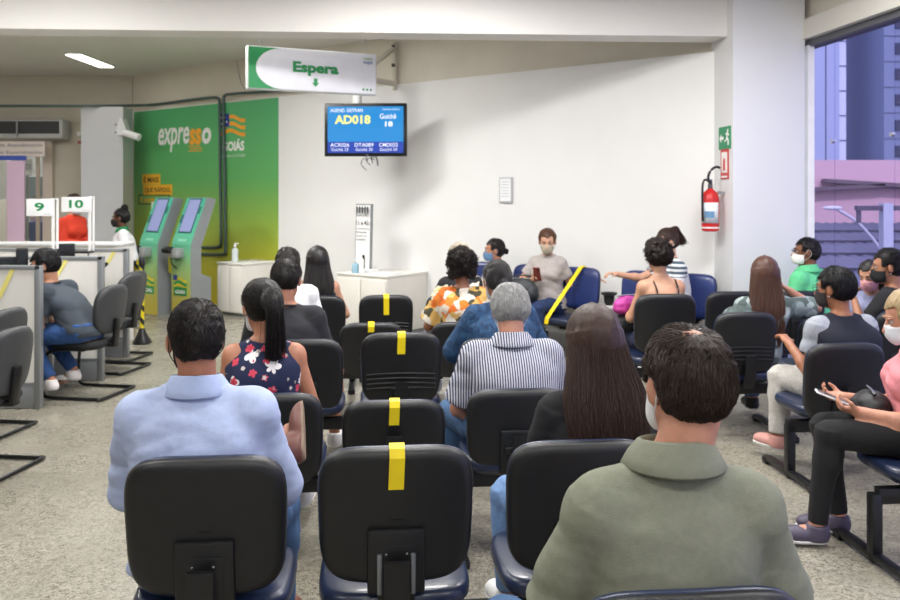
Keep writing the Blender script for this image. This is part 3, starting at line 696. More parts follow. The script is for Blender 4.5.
# glazed opening, with a hall beyond
fm = mat('#cfc4b4', .5); zt = zo
struct(B().box((xo+.0, yB-.02, zt/2), (.16, .14, zt)).box(((xo-9)/2, yB-.02, zt), (xo+9, .1, .06)).box(((38-450)/F*yB, yB, zt/2), (.05, .05, zt)).out('door_1', fm))
struct(B().prism([(-9, yB+.04), (xo, yB+.04), (xo, yB+.05), (-9, yB+.05)], 0, zt).out('window_20', (lambda m: m)(gm2 := bpy.data.materials.new('clear_glass'))))
gm2.use_nodes = True; n = gm2.node_tree.nodes; l = gm2.node_tree.links; n.remove(n['Principled BSDF'])
tr_, gl, fr, mx = n.new('ShaderNodeBsdfTransparent'), n.new('ShaderNodeBsdfGlossy'), n.new('ShaderNodeFresnel'), n.new('ShaderNodeMixShader')
tr_.inputs[0].default_value = (.93, .95, .95, 1); gl.inputs['Roughness'].default_value = .05; n.remove(fr); mx.inputs[0].default_value = .05; l.new(tr_.outputs[0], mx.inputs[1]); l.new(gl.outputs[0], mx.inputs[2]); l.new(mx.outputs[0], n['Material Output'].inputs[0])
struct(B().box((-8, 17.6, 1.8), (6, .2, 3.7)).out('wall_beyond', mat('#9fa0a0', .8, .1, 2)))
struct(B().box((-5.02, 15.8, 1.8), (.15, 3.6, 3.7)).out('wall_beyond_side', GREIGE))
s = F/13.6
r = thing('hanging_sign', 'white service counter sign above the glazed opening', 'sign', ((12-450)/s, 13.6, hz(149, s)))
B().box((0, 0, 0), (1.06, .04, .24)).out('board', mat('#e9ddd4', .5), r)
tm = plain('#6e6a70', .6); text('lettering', 'Praça de Atendimento', -.46, .5, .02, .09, -.023, tm, r); text('lettering', 'Serviços Especializados', -.46, .5, -.09, -.03, -.023, tm, r)
s = F/13.4
r = thing('roller_banner', 'pale pink banner column with blue top and logo foot in the opening', 'banner', ((16-450)/s, 13.4, 0))
B().box((0, 0, 1.1), (.28, .03, 2.15), None, .004).out('cloth', mat('#e3c3dc', .7), r); B().box((-.08, -.02, hz(158, s)), (.5, .03, .07)).out('blue_band', plain('#3b55b5'), r)
B().box((0, 0, .03), (.36, .2, .06), None, .01).out('foot', CHROME, r)
r = thing('direction_sign', 'small white sign with blue mark behind the glass', 'sign', ((27-450)/F*14.3, 14.3, hz(167, F/14.3)))
B().box((0, .02, -hz(167, F/14.3)/2), (.03, .02, hz(167, F/14.3))).out('post', GREYM, r); B().box((0, 0, 0), (.2, .02, .26)).out('board', WPL, r); text('lettering', 'CDI', -.06, .07, -.04, .05, -.013, plain('#4a5fa8'), r)
for k, (px, py, w_, h_, c_) in enumerate([(38, 186, .5, .35, '#8fa0ac'), (32, 198, .35, .3, '#b9c2c4'), (43, 232, .35, .35, '#3d4f86'), (34, 230, .28, .3, '#34457c'), (44, 218, .5, .14, '#d6b9b9'), (3, 175, .22, .9, '#e8e8ea')]):
    y_ = 15.2+k*.12; s_ = F/y_; nm = ['shelf_unit', 'shelf_unit', 'blue_chair', 'blue_chair', 'poster_board', 'white_board'][k]
    r = thing(nm, ['grey shelf unit behind the glass, its upper part by the sign', 'pale shelf unit behind the glass beside the banner', 'blue chair back behind the glass, nearer the door post', 'blue chair back behind the glass, nearer the banner', 'pale pink low board behind the glass', 'white board behind the glass at the left edge'][k], nm.replace('_', ' '), ((px-450)/s_, y_, 0))
    z_ = hz(py, s_)
    B().box((0, 0, z_), (w_, .06 if 'board' in nm else .3, h_), None, .02).out('panel' if 'board' in nm else 'body', plain(c_, .6), r)
    b = B()
    for i in (-1, 1): b.box((i*w_*.4, 0, z_/2-h_/4), (.03, .03, z_-h_/2))
    b.out('legs', GREYM, r)
# projector-like arm on the pier
s = F/12.9; x_, z_ = (123-450)/s, hz(131, s)
r = thing('wall_speaker', 'white wall bracket with a tube camera at the pier top', 'camera', (x_, 12.95, z_))
B().prism([(-.13, -.02), (-.06, .20), (-.03, .20), (.05, 0), (.05, -.06), (-.13, -.06)], -.02, .16, 'y').out('bracket', plain('#dcdedf'), r)
B().cyl((0, .0, -.02), (.25, -.05, -.10), .055).out('camera_tube', plain('#e6e7e8'), r); r.name = 'surveillance_camera'
for a_, b_ in ((-.12, .1), (-.12, -.02)): B().cyl((a_, -.03, b_), (a_, -.02, b_), .018).out('bolt', GREYM, r)
# ---------------------------------------------------------------- green mural and lettering on the diagonal wall
def wthing(name, label, cat, px, off=0, z=0):
    q = wallpt(px, off+.05); return thing(name, label, cat, (q[0], q[1], z), WROT)
def ly(px, px0, off=0):     # local x along the wall of pixel column px from anchor px0
    return float((wallpt(px, off+.05)-wallpt(px0, off+.05)) @ E)
def lz(px, py, off=0): return CH-(py-YH)*wallpt(px, off+.05)[1]/F
gmt, n, l, b = base('green_print'); tc = n.new('ShaderNodeTexCoord'); sp = n.new('ShaderNodeSeparateXYZ'); l.new(tc.outputs['Object'], sp.inputs[0])
mr = n.new('ShaderNodeMapRange'); mr.inputs[1].default_value = 0; mr.inputs[2].default_value = 3.0; l.new(sp.outputs[2], mr.inputs[0])
cr = n.new('ShaderNodeValToRGB'); l.new(mr.outputs[0], cr.inputs[0]); l.new(cr.outputs[0], b.inputs['Base Color']); b.inputs['Roughness'].default_value = .45
e = cr.color_ramp.elements; e[0].position = .0; e[0].color = rgb('#cdbb28'); e[1].position = .95; e[1].color = rgb('#52ad70')
for p_, c_ in ((.25, '#adb136'), (.42, '#8fb14a'), (.62, '#60ad60')): x = e.new(p_); x.color = rgb(c_)
MU0 = 206; r = wthing('mural', 'large green to yellow wall mural behind the two kiosks', 'mural', MU0)
xa, xb = ly(134.5, MU0), ly(278.5, MU0); mural = r
B().box(((xa+xb)/2, -.006, (PT-.0)/2), (xb-xa, .010, PT-.02)).out('panel', gmt, r)
OR = plain('#f2a72c'); X = lambda px: ly(px, MU0); Zz = lambda px, py: lz(px, py)
def mt(body, p0, p1, y0, y1, m, bold=.03, shear=0, dy=-.0135): return text('lettering', body, X(p0), X(p1), Zz((p0+p1)/2, y1), Zz((p0+p1)/2, y0), dy, m, mural, bold, shear)
mt('expre', 159, 190, 127.5, 152, WPL, .022, .2); mt('ss', 190, 202, 128.5, 145, OR, .04, .1); mt('o', 202.5, 212, 127.5, 144, WPL, .04, .1)
for k, (a_, b_) in enumerate(((189, 201), (191, 203), (189, 203))):
    B().box(((X(a_)+X(b_))/2, -.014, Zz(196, 146.3+k*2.3)), (X(b_)-X(a_), .004, .014)).out('orange_line', OR, mural)
mt('GOIÁS', 223, 245, 139, 151, WPL, .04); mt('GOVERNO DO ESTADO', 222, 246, 154.5, 157, WPL, .0)
def wave(p0, p1, y, a=2.0, th=3.9, m=OR, xf=X, zf=Zz, par=None, yy=-.0135, nm='flag_wave'):
    V, Q = [], []; K = 24
    for i in range(K+1):
        u = i/K; px = p0+(p1-p0)*u; py = y-a*math.sin(u*2*PI-.9)+a*.0
        x_ = xf(px); V += [(x_, yy, zf(px, py-th/2)), (x_, yy, zf(px, py+th/2))]
    Q = [(2*i, 2*i+1, 2*i+3, 2*i+2) for i in range(K)]
    return mesh(nm, V, Q, m, par or mural, smooth=False)
for y_, a_ in ((118.5, 224), (125.5, 224), (132.5, 222)): wave(a_, 246, y_)
B().box(((X(221)+X(230))/2, -.016, Zz(225, 120.5)), (X(230)-X(221), .004, .19)).out('blue_field', plain('#2b3b8f'), mural)
for dx_, dy_ in ((222.5, 118), (226, 117.5), (224.3, 121), (227.5, 122), (223, 124)): B().sph((X(dx_), -.0185, Zz(dx_, dy_)), (.018, .002, .018), 8).out('star', WPL, mural)
yp = plain('#edb32d'); dk = plain('#3b3018')
for t_, p0, p1, y0, y1 in (('É MAIS', 143, 161, 174, 184.5), ('QUE RÁPIDO,', 144, 173, 184.5, 195)):
    B().box(((X(p0)+X(p1))/2, -.0125, Zz((p0+p1)/2, (y0+y1)/2)), (X(p1)-X(p0), .004, (y1-y0)*.0157)).out('yellow_band', yp, mural); mt(t_, p0+1.5, p1-1.5, y0+2, y1-2, dk, .02, 0, -.0155)
b = B(); p0, p1, y0, y1 = 139.5, 170, 195, 204
for yy in (y0, y1): b.box(((X(p0)+X(p1))/2, -.0125, Zz(155, yy)), (X(p1)-X(p0), .004, .018))
for pp in (p0, p1): b.box((X(pp), -.0125, Zz(pp, (y0+y1)/2)), (.018, .004, .14))
b.out('outline_band', dk, mural); mt('É EXPRESSO.', 141.5, 167, 197, 202.5, yp, .02)
# ---------------------------------------------------------------- kiosks
teal = None
km, n, l, b = base('kiosk_front'); tc = n.new('ShaderNodeTexCoord'); sp = n.new('ShaderNodeSeparateXYZ'); l.new(tc.outputs['Object'], sp.inputs[0])
cr = n.new('ShaderNodeValToRGB'); mr = n.new('ShaderNodeMapRange'); mr.inputs[2].default_value = 1.6; l.new(sp.outputs[2], mr.inputs[0]); l.new(mr.outputs[0], cr.inputs[0]); l.new(cr.outputs[0], b.inputs['Base Color']); b.inputs['Roughness'].default_value = .35
e = cr.color_ramp.elements; e[0].color = rgb('#bdae48'); e[0].position = .1; e[1].color = rgb('#4fb99a'); e[1].position = .9
x = e.new(.4); x.color = rgb('#93b872'); x = e.new(.6); x.color = rgb('#62b793')
KG = plain('#8b9092', .4, .2)
def kiosk(px, s, label):
    x_, y_ = P(px, s); r = thing('self_service_kiosk', label, 'kiosk', (x_, y_, 0), WROT, 'self service kiosks by the mural'); W = .43
    prof = [(0, 0), (0, .97), (.25, 1.58), (.27, 1.60), (.40, 1.58), (.38, 1.50), (.16, .94), (.16, .58), (.32, .52), (.32, 0)]
    B().prism(prof, 0, W, 'x').out('cabinet', KG, r, smooth=False)
    fp = [(-.008, .01), (-.008, .975), (.244, 1.592), (.252, 1.585), (0, .97), (0, .01)]
    B().prism(fp, .012, W-.012, 'x').out('front_panel', km, r, smooth=False)
    a = math.atan2(.61, .25); dirv = np.array([math.cos(a), math.sin(a)]); nv = np.array([-math.sin(a), math.cos(a)])
    def slope(u, o): return tuple(np.array([-.008, .975])+dirv*u+nv*o)
    def plate(nm, x0, x1, u0, u1, o, m, d=.006): return B().prism([slope(u0, o-d), slope(u1, o-d), slope(u1, o), slope(u0, o)], x0, x1, 'x').out(nm, m, r, smooth=False)
    plate('screen_frame', .075, W-.075, .16, .66, .006, plain('#23636a')); plate('screen', .095, W-.095, .18, .64, .010, mat('#8a90b8', .25, emit='#8e9ccf', es=.22))
    plate('side_button', .03, .07, .30, .42, .006, plain('#1c6f66')); plate('side_button', W-.07, W-.03, .44, .54, .006, plain('#1c6f66')); plate('logo_plate', .13, .30, .04, .075, .005, plain('#8fd0b8'))
    B().box((.20, -.06, .86), (.18, .14, .13), None, .02).out('printer_box', plain('#a7a9aa', .35, .4), r)
    B().box((.10, -.13, .90), (.17, .10, .07), Matrix.Rotation(.4, 3, 'X'), .02).out('keypad', BLACKM, r)
    tube('keypad_cable', smooth_path([(.12, -.10, .86), (.13, -.09, .72), (.16, -.03, .66)]), .008, BLACKM, r)
    xf = lambda u: .07+u*.28; zf = lambda u, v: v
    for k, (z_, c_) in enumerate(((.50, '#e0cf2a'), (.455, '#1e9950'), (.42, '#e0cf2a'))): wave(0, 1, z_, -.018, -.03, plain(c_), xf, zf, r, -.0115, 'logo_wave')
    B().box((.10, -.0115, .525), (.085, .004, .07)).out('logo_field', plain('#2b3b8f'), r); B().box((.21, -.010, .345), (.28, .004, .11)).out('logo_base', plain('#178a46'), r); text('lettering', 'GOIÁS', .10, .32, .315, .375, -.0135, WPL, r, .03)
    return r
kiosk(139.5, 72.5, 'green self service kiosk nearer the counter, left of its twin'); kiosk(171.5, 74, 'green self service kiosk on the right, nearer the white cabinet')
# ---------------------------------------------------------------- barrier posts
bt, n, l, b = base('hazard_tape'); co = coords(n, l); sp = n.new('ShaderNodeSeparateXYZ'); l.new(co, sp.inputs[0]); wv = mth(n, l, 'ADD', mth(n, l, 'MULTIPLY', mth(n, l, 'SINE', mth(n, l, 'ADD', mth(n, l, 'MULTIPLY', sp.outputs[2], 42.), mth(n, l, 'MULTIPLY', sp.outputs[0], 60.))), .5), .6)
cr = n.new('ShaderNodeValToRGB'); cr.color_ramp.interpolation = 'CONSTANT'; cr.color_ramp.elements[0].color = rgb('#161616'); cr.color_ramp.elements[1].position = .5; cr.color_ramp.elements[1].color = rgb('#e8d31f'); l.new(wv, cr.inputs[0]); l.new(cr.outputs[0], b.inputs['Base Color'])
for px, s_, lab in ((142, 91, 'yellow and black striped barrier post with cone foot beside the desks'), (136.5, 76, 'striped barrier post half hidden behind the counter end')):
    x_, y_ = P(px, s_); r = thing('barrier_post', lab, 'barrier post', (x_, y_, 0), 0, 'barrier posts')
    B().lathe([(.10, 0), (.10, .02), (.055, .10), (.03, .16), (.025, .17)]).out('base', BLACKM, r); B().cyl((0, 0, .16), (0, 0, .86), .024).out('pole', bt, r); B().lathe([(.03, .85), (.034, .87), (.034, .92), (.02, .95)]).out('cap', BLACKM, r)
# ---------------------------------------------------------------- cabinets
CM = mat('#dedbd3', .5, .02, 4)
def cabinet(px, off, wid, dep, h, label):
    q = wallpt(px, off); r = thing('low_cabinet', label, 'cabinet', (q[0], q[1], 0), WROT)
    B().box((-wid/2, dep/2, (h-.03)/2+.03), (wid, dep, h-.06), None, .004).out('body', CM, r)
    B().box((-wid/2, dep/2, h-.0125), (wid+.03, dep+.03, .025), None, .005).out('worktop', mat('#e8e6e0', .4), r)
    for i in (0, 1): B().box((-wid*(.25+.5*i), -.009, h/2), (wid/2-.012, .018, h-.12), None, .003).out('door', CM, r)
    B().box((-wid/2, dep/2+.02, .02), (wid-.06, dep-.06, .04)).out('plinth', GREYM, r); return r, q
cabA, qA = cabinet(387, .78, .78, .72, .715, 'white cabinet standing under the standing notice, below the television')
cabB, qB = cabinet(242, .66, .50, .60, .72, 'small white cabinet right of the kiosks against the mural')
def bottle(label, px, q, h, z, body, cap, rad=.035, ww=None):
    k = -q[1]; y_ = ww; x_ = (px-450)/F*y_; r = thing('bottle', label, 'bottle', (x_, y_, z))
    B().lathe([(rad, 0), (rad, h*.6), (rad*.8, h*.68), (rad*.3, h*.74), (rad*.3, h*.8)], n=16).out('bottle_body', body, r)
    B().lathe([(rad*.4, h*.78), (rad*.4, h*.9), (rad*.15, h*.92), (rad*.15, h)], n=12).box((rad*.5, 0, h*.96), (rad*1.2, rad*.4, h*.05)).out('pump', cap, r); return r
TRN = plain('#d3dcde', .15)
bottle('clear hand sanitiser pump bottle on the small white cabinet by the mural', 235, qB, .26, .72, TRN, WPL, .045, qB[1]+.30)
bottle('bottle with blue label on the cabinet below the notice', 355.5, qA, .16, .715, plain('#8fb5c8', .3), WPL, .042, qA[1]+.35)
bottle('tall white pump bottle next to the blue labelled bottle', 361.5, qA, .25, .715, WPL, WPL, .03, qA[1]+.30)
y_ = qA[1]+.25
r = thing('paper_tray', 'flat white papers lying on the cabinet below the television', 'papers', ((388-450)/F*y_, y_, .715), WROT)
B().box((0, 0, .008), (.30, .22, .016)).out('papers', WPL, r); B().box((-.28, 0, .02), (.16, .14, .04), None, .01).out('tray', WPL, r)
# standing notice
y_ = qA[1]+.52; r = thing('standing_notice', 'narrow framed notice listing counters 11 to 42 standing on the cabinet', 'notice', ((364-450)/F*y_, y_, .715), WROT)
s_ = F/y_; hN = hz(204, s_)-.715; wN = .25
B().box((0, 0, hN/2), (wN, .03, hN), Matrix.Rotation(-.03, 3, 'X')).out('frame', GREYM, r); B().box((0, -.012, hN/2), (wN-.03, .02, hN-.03), Matrix.Rotation(-.03, 3, 'X')).out('sheet', mat('#f1f1f0', .5), r)
ink = plain('#34363a', .6); zt_ = hN
for k in range(5): B().box((-.085+k*.043, -.030, hN-.07), (.016, .004, .085)).out('bar_mark', ink, r)
for t_, z0, z1, x0, x1 in (('ATENDIMENTO', .765, .785, -.1, .1), ('GUICHÊS', .68, .715, -.1, .1), ('11 a 42', .575, .63, -.1, .1), ('SENHAS COM', .475, .495, -.1, .06), ('HORÁRIO DE', .43, .45, -.1, .07), ('CHEGADA', .385, .405, -.1, .05)):
    text('lettering', t_, x0, x1, z0*hN/.83*.83/.83, z1*hN/.83, -.030, ink, r, .01)
for z_ in (.75, .53): B().box((0, -.029, z_*hN/.83), (.21, .003, .004)).out('rule_line', ink, r)
B().box((.03, -.045, .12), (.028, .03, .17), None, .01).out('marker_holder', BLACKM, r)
# ---------------------------------------------------------------- television
s_ = 86.; x_, y_ = P(365.5, s_); r = thing('television', 'television calling ticket AD018 hanging on a white pole', 'television', (x_, y_, hz(129.7, s_)), math.radians(-3))
B().box((0, .03, 0), (.965, .06, .62), None, .012).out('housing', BLACKM, r)
def emis(c, s): return mat('#050608', .3, emit=c, es=s)
B().box((0, -.003, .0), (.885, .008, .54)).out('screen', emis('#1d93e0', .8), r)
B().box((0, -.008, -.205), (.885, .004, .13)).out('screen_bottom_band', emis('#1f45b8', .8), r); sy = -.0125
wt, yt = emis('#f4f8ff', 1.0), emis('#f2ef8a', 1.0)
text('lettering', 'AGEND. DETRAN', -.41, -.03, .205, .245, sy, wt, r, .01); text('lettering', 'AD018', -.36, .06, .065, .17, sy, yt, r, .04)
text('lettering', 'Guichê', .17, .36, .125, .185, sy, wt, r, .01); text('lettering', '18', .23, .32, .035, .095, sy, wt, r, .03); text('lettering', '10/06/2021', .2, .40, .225, .243, sy, wt, r)
for k, (a_, b_) in enumerate((('ACR026', 'Guichê 23'), ('DTA089', 'Guichê 30'), ('CMD032', 'Guichê 34'))):
    x0 = -.41+k*.285; text('lettering', a_, x0, x0+.22, -.198, -.155, sy, wt, r, .008); text('lettering', b_, x0+.01, x0+.21, -.248, -.213, sy, wt, r, .0)
B().box((.02, -.004, -.295), (.03, .004, .008)).out('logo_mark', GREYM, r)
pth = [[(.00+.06*k, .03, -.31), (.02+.06*k, .04, -.36-.03*k), (-.03+.08*k, .05, -.33), (-.06+.06*k, .06, -.40+.04*k), (.0+.05*k, .06, -.47+.06*k)] for k in range(3)]
V, Q = join([tubes([smooth_path(p_, 5)], .005, 5) for p_ in pth]); mesh('cables', V, Q, plain('#4c5560'), r)
r = thing('television_bracket', 'white pole and beige triangular wall bracket carrying the television', 'bracket', (x_, y_+.08, 0))
q = wallpt(395, .06); dx_, dy_ = q[0]-x_, q[1]-(y_+.08); zA, zB = hz(47, F/q[1]), hz(84, F/q[1])
B().cyl((-.10, .0, hz(150, s_)), (-.10, 0, hz(66, s_)), .05).out('pole', WPL, r)
BR = mat('#cfc9ba', .5); mid = (-.10, 0, zB+.0)
tube('brace', [mid, (dx_, dy_, zA)], .035, BR, r, 4); tube('arm', [mid, (dx_, dy_, zB)], .035, BR, r, 4); tube('wall_rail', [(dx_, dy_, zA+.06), (dx_, dy_, zB-.08)], .03, BR, r, 4)
for z_ in (zA, (zA+zB)/2, zB): B().sph((dx_-.02, dy_-.03, z_), .025, 8).out('bolt', plain('#4b4a48'), r)
# hanging sign
zl, zr = 8.2, 8.75; a0 = np.array([(247.5-450)/F*zl, zl]); a1 = np.array([(376.5-450)/F*zr, zr]); wv_ = np.linalg.norm(a1-a0); rot = math.atan2(a1[1]-a0[1], a1[0]-a0[0])
z1_, z0_ = hz(45, F/zl), hz(88.5, F/zl)
r = thing('hanging_sign', 'white and green hanging Espera sign with down arrow under the ceiling', 'sign', (a0[0], a0[1], z0_), rot); Hs = z1_-z0_
B().box((wv_/2, .05, Hs/2), (wv_, .10, Hs), None, .006).out('casing', plain('#d9dadb', .4), r)
B().box((wv_/2, -.003, Hs/2), (wv_-.02, .006, Hs-.02)).out('green_ground', plain('#1b9150'), r)
pts = []; K = 20; x0 = .08; hh = (Hs-.02)/2
for i in range(K+1): a = PI/2+PI*i/K; pts.append((x0+.26+math.cos(a)*.26, Hs/2+math.sin(a)*hh))
pts += [(wv_-.012, Hs/2-hh), (wv_-.012, Hs/2+hh)]; B().prism(pts, -.009, -.004, 'y').out('white_field', plain('#e4e5ec', .4), r, smooth=False)
text('lettering', 'Espera', wv_*.335, wv_*.69, Hs*.37, Hs*.70, -.0125, plain('#14904c'), r, .045)
B().prism([(-.018, .08), (.018, .08), (.018, .035), (.035, .035), (0, -.005), (-.035, .035), (-.018, .035)], -.0145, -.0095, 'y').out('down_arrow', plain('#14904c'), r, smooth=False).location = (wv_*.51, 0, Hs*.13)
for k in range(3): B().sph((wv_*.89+k*.04, -.011, Hs*.12), (.012, .004, .012), 8).out('green_dot', plain('#14904c'), r)
text('lettering', 'vapt', wv_*.885, wv_*.965, Hs*.83, Hs*.9, -.0125, plain('#7fae5a'), r, .01); text('lettering', 'vupt', wv_*.885, wv_*.965, Hs*.72, Hs*.82, -.0125, plain('#3a6ea8'), r, .02)
for k in (.09, .92): V, Q = tubes([[(wv_*k, .05, Hs), (wv_*k, .05, 3.6-z0_)]], .003, 5); mesh('suspension_wire', V, Q, GREYM, r)
tube('hanging_wire', smooth_path([W3(237, 60, .12), W3(238, 68, .12), W3(241, 82, .12), W3(246, 90, .1)]), .006, plain('#8f8a80')); tag(bpy.data.objects['hanging_wire'], 'loose grey wire drooping from the ceiling left of the Espera sign', 'wire')
# wall notice
r = wthing('framed_notice', 'small framed white notice alone on the white wall', 'notice', 506.5, 0, lz(506.5, 190))
B().box((0, -.012, 0), (.17, .02, .29), None, .003).out('frame', plain('#b5b8bb'), r); B().box((0, -.02, 0), (.14, .01, .25)).out('sheet', plain('#eceef0'), r)
b = B()
for k in range(6): b.box((0, -.0255, .09-k*.032), (.10, .002, .006))
b.out('printed_lines', plain('#b3b6ba'), r)
# pillar side: exit sign, extinguisher sign, extinguisher
PR = AR+PI/2
def pthing(name, label, cat, t, off, z):
    q = c0+V_*t-U*off; return thing(name, label, cat, (q[0], q[1], z), PR+PI)
r = pthing('exit_sign', 'green exit sign with arrow and running figure on the pillar side', 'sign', .17, .004, hz(138, 108)); k_ = .26
B().box((0, 0, 0), (k_, .006, .21)).out('plate', plain('#1b8a5a'), r); wp = WPL
B().prism([(-.11, 0), (-.07, .04), (-.07, .015), (-.02, .015), (-.02, -.015), (-.07, -.015), (-.07, -.04)], -.006, -.004, 'y').out('arrow', wp, r, smooth=False)
b = B(); b.sph((.075, -.005, .065), (.014, .002, .014), 8)
for p_, q_ in (((.07, .05), (.06, .0)), ((.06, 0), (.09, -.03)), ((.09, -.03), (.085, -.07)), ((.06, 0), (.035, -.03)), ((.035, -.03), (.01, -.03)), ((.07, .045), (.1, .02)), ((.07, .045), (.035, .03))): b.cyl((p_[0], -.005, p_[1]), (q_[0], -.005, q_[1]), .007, n=6)
b.out('running_figure', wp, r)
r = pthing('extinguisher_sign', 'red framed extinguisher sign below the exit sign on the pillar', 'sign', .17, .004, hz(164, 108))
B().box((0, 0, 0), (.17, .006, .28)).out('plate', plain('#c63a3a'), r); B().box((0, -.004, .015), (.12, .004, .19)).out('white_field', plain('#eee9e6'), r); B().prism([(-.02, -.06), (.02, -.06), (.02, .03), (.0, .06), (-.02, .03)], -.009, -.006, 'y').out('symbol', plain('#c63a3a'), r, smooth=False)
B().box((0, -.004, -.118), (.12, .004, .018)).out('caption_bar', plain('#eee9e6'), r)
q = c0+V_*.2-U*.13; r = thing('fire_extinguisher', 'red fire extinguisher hanging on the side of the white pillar', 'fire extinguisher', (q[0], q[1], hz(231, 106)))
RED = plain('#c41f22', .3)
B().lathe([(.05, 0), (.078, .01), (.08, .04), (.08, .30), (.065, .36), (.03, .39), (.025, .40)]).out('cylinder', RED, r)
B().lathe([(.0815, .03), (.0815, .045)], n=24).out('band', WPL, r)
b = bmesh.new(); Vn = [(.0815*math.cos(a), .0815*math.sin(a), z) for z in (.08, .27) for a in np.linspace(-PI*.95, -PI*.25, 14)]; b.free()
o = mesh('label_sheet', Vn, [(i, i+1, 14+i+1, 14+i) for i in range(13)], plain('#dfe6ec'), r); md = o.modifiers.new('s', 'SOLIDIFY'); md.thickness = .002
mesh('blue_print', [(.0835*math.cos(a), .0835*math.sin(a), z) for z in (.13, .19) for a in np.linspace(-PI*.8, -PI*.45, 10)], [(i, i+1, 10+i+1, 10+i) for i in range(9)], plain('#6a93b8'), r)
B().lathe([(.022, .39), (.022, .44)]).box((.0, 0, .46), (.03, .03, .05)).out('valve', plain('#6d6f70', .3, .7), r)
tube('handle', smooth_path([(0, 0, .46), (-.02, 0, .50), (.0, 0, .56), (.05, 0, .60), (.09, 0, .59)], 5), .012, BLACKM, r)
tube('hose', smooth_path([(0, -.02, .45), (-.06, -.04, .48), (-.09, -.06, .42), (-.09, -.06, .2), (-.085, -.05, .1)], 5), .011, BLACKM, r)
B().box((.1, .0, .36), (.06, .03, .03)).out('hook', GREYM, r)
# ---------------------------------------------------------------- service desks on the left
PG = plain('#8f9396', .4, .5)
def screen(px, s_, label, tape=None, w_=2.6, top=1.09, dx=0):
    x_, y_ = P(px, s_); r = thing('partition_screen', label, 'partition', (x_, y_, 0), AR*.0)
    B().box((-w_/2, 0, top/2+.05), (w_-.05, .04, top-.14)).out('panel', PANEL, r)
    B().box((-w_/2, 0, .09), (w_-.05, .05, .17), None, .004).out('kick_plate', PG, r)
    b = B().box((-.02, 0, top/2), (.045, .06, top), None, .004).box((-w_/2, 0, top-.015), (w_, .06, .03), None, .004).box((-w_/2, 0, .19), (w_, .055, .02)); b.out('frame', PG, r)
    b = B().cyl((-.03, 0, 0), (-.03, 0, .03), .03).cyl((-w_+.2, 0, 0), (-w_+.2, 0, .03), .03); b.out('foot', BLACKM, r)
    if tape:
        for (ax, az, bx, bz, m_) in tape:
            d_ = math.atan2(bz-az, bx-ax); L_ = math.hypot(bx-ax, bz-az)
            B().box(((ax+bx)/2, -.0245, (az+bz)/2), (L_, .005, .032), Matrix.Rotation(-d_, 3, 'Y')).out('tape', m_, r)
    r['desk'] = 0; del r['desk']; return r
TPY = plain('#e6dc7c', .5)
D1 = screen(41.5, 131, 'nearest grey framed partition at the left edge with yellow tape', [(-.31, .85, -.20, 1.08, TPY)])
D2 = screen(103.5, 114, 'second partition, just behind the seated young man', [(-.40, .92, -.30, 1.085, TPY)])
D3 = screen(128.5, 99.4, 'third partition, between the young man and the far counter', [(-.20, .95, -.12, 1.085, TPY), (-.30, .85, -.2, .95, BLACKM)])
def desk(px, s_, label):
    x_, y_ = P(px, s_); r = thing('service_desk', label, 'desk', (x_-.1, y_, 0))
    B().box((-1.2, 0, .735), (2.3, .72, .03), None, .005).out('desktop', mat('#d9d7d2', .5), r); B().box((-1.2, .2, .40), (2.2, .02, .55)).out('modesty_panel', PANEL, r)
    for i in (0, 1): B().box((-.15-i*2.05, 0, .36), (.04, .6, .72)).out('leg_panel', PG, r)
    return r
desk(66, 122, 'pale desk where the young man leans, between the first two partitions'); desk(100, 107, 'pale desk between the second and third partitions')
s_ = 92.; x_, y_ = P(119, s_); r = thing('long_counter', 'long pale counter running across behind the partitions', 'counter', (x_, y_, 0))
B().box((-2.6, .2, .55), (5.2, .32, 1.06)).out('body', PANEL, r); B().box((-2.6, .2, 1.09), (5.25, .38, .035), None, .008).out('countertop', mat('#cfd0cf', .4), r); B().box((-.015, .2, .54), (.06, .36, 1.08)).out('end_post', mat('#e3e3e1', .5), r)
def monitor(px, s_, py, label, w_=.42, h_=.27):
    x_, y_ = P(px, s_); z0 = .75; zt = hz(py, s_); r = thing('monitor', label, 'monitor', (x_, y_, z0), .5)
    B().box((0, 0, zt-z0-h_/2), (w_, .04, h_), None, .01).out('housing', BLACKM, r); B().box((0, -.022, zt-z0-h_/2), (w_-.03, .004, h_-.03)).out('screen', plain('#22262b', .2), r)
    B().cyl((0, .02, .02), (0, .02, zt-z0-h_*.7), .02).out('stand', BLACKM, r); B().lathe([(.11, 0), (.11, .015), (.02, .03)]).out('base', BLACKM, r)
monitor(22, 124, 248, 'black monitor behind the nearest partition', .09, .2); monitor(66, 104, 243.5, 'small dark monitor behind the second partition under sign 10', .16, .2)
monitor(3, 124, 257, 'dark low screen at the left edge behind the nearest partition', .22, .1)
s_ = 104.; x_, y_ = P(78, s_); r = thing('keyboard_tray', 'black keyboard on a raised tray under sign 10', 'keyboard', (x_, y_, hz(251, s_)-.02)); B().box((0, 0, .01), (.26, .14, .02), None, .005).out('keyboard', BLACKM, r)
for i in (-1, 1): B().cyl((i*.1, 0, 0), (i*.1, 0, -.26), .01).out('leg', GREYM, r)
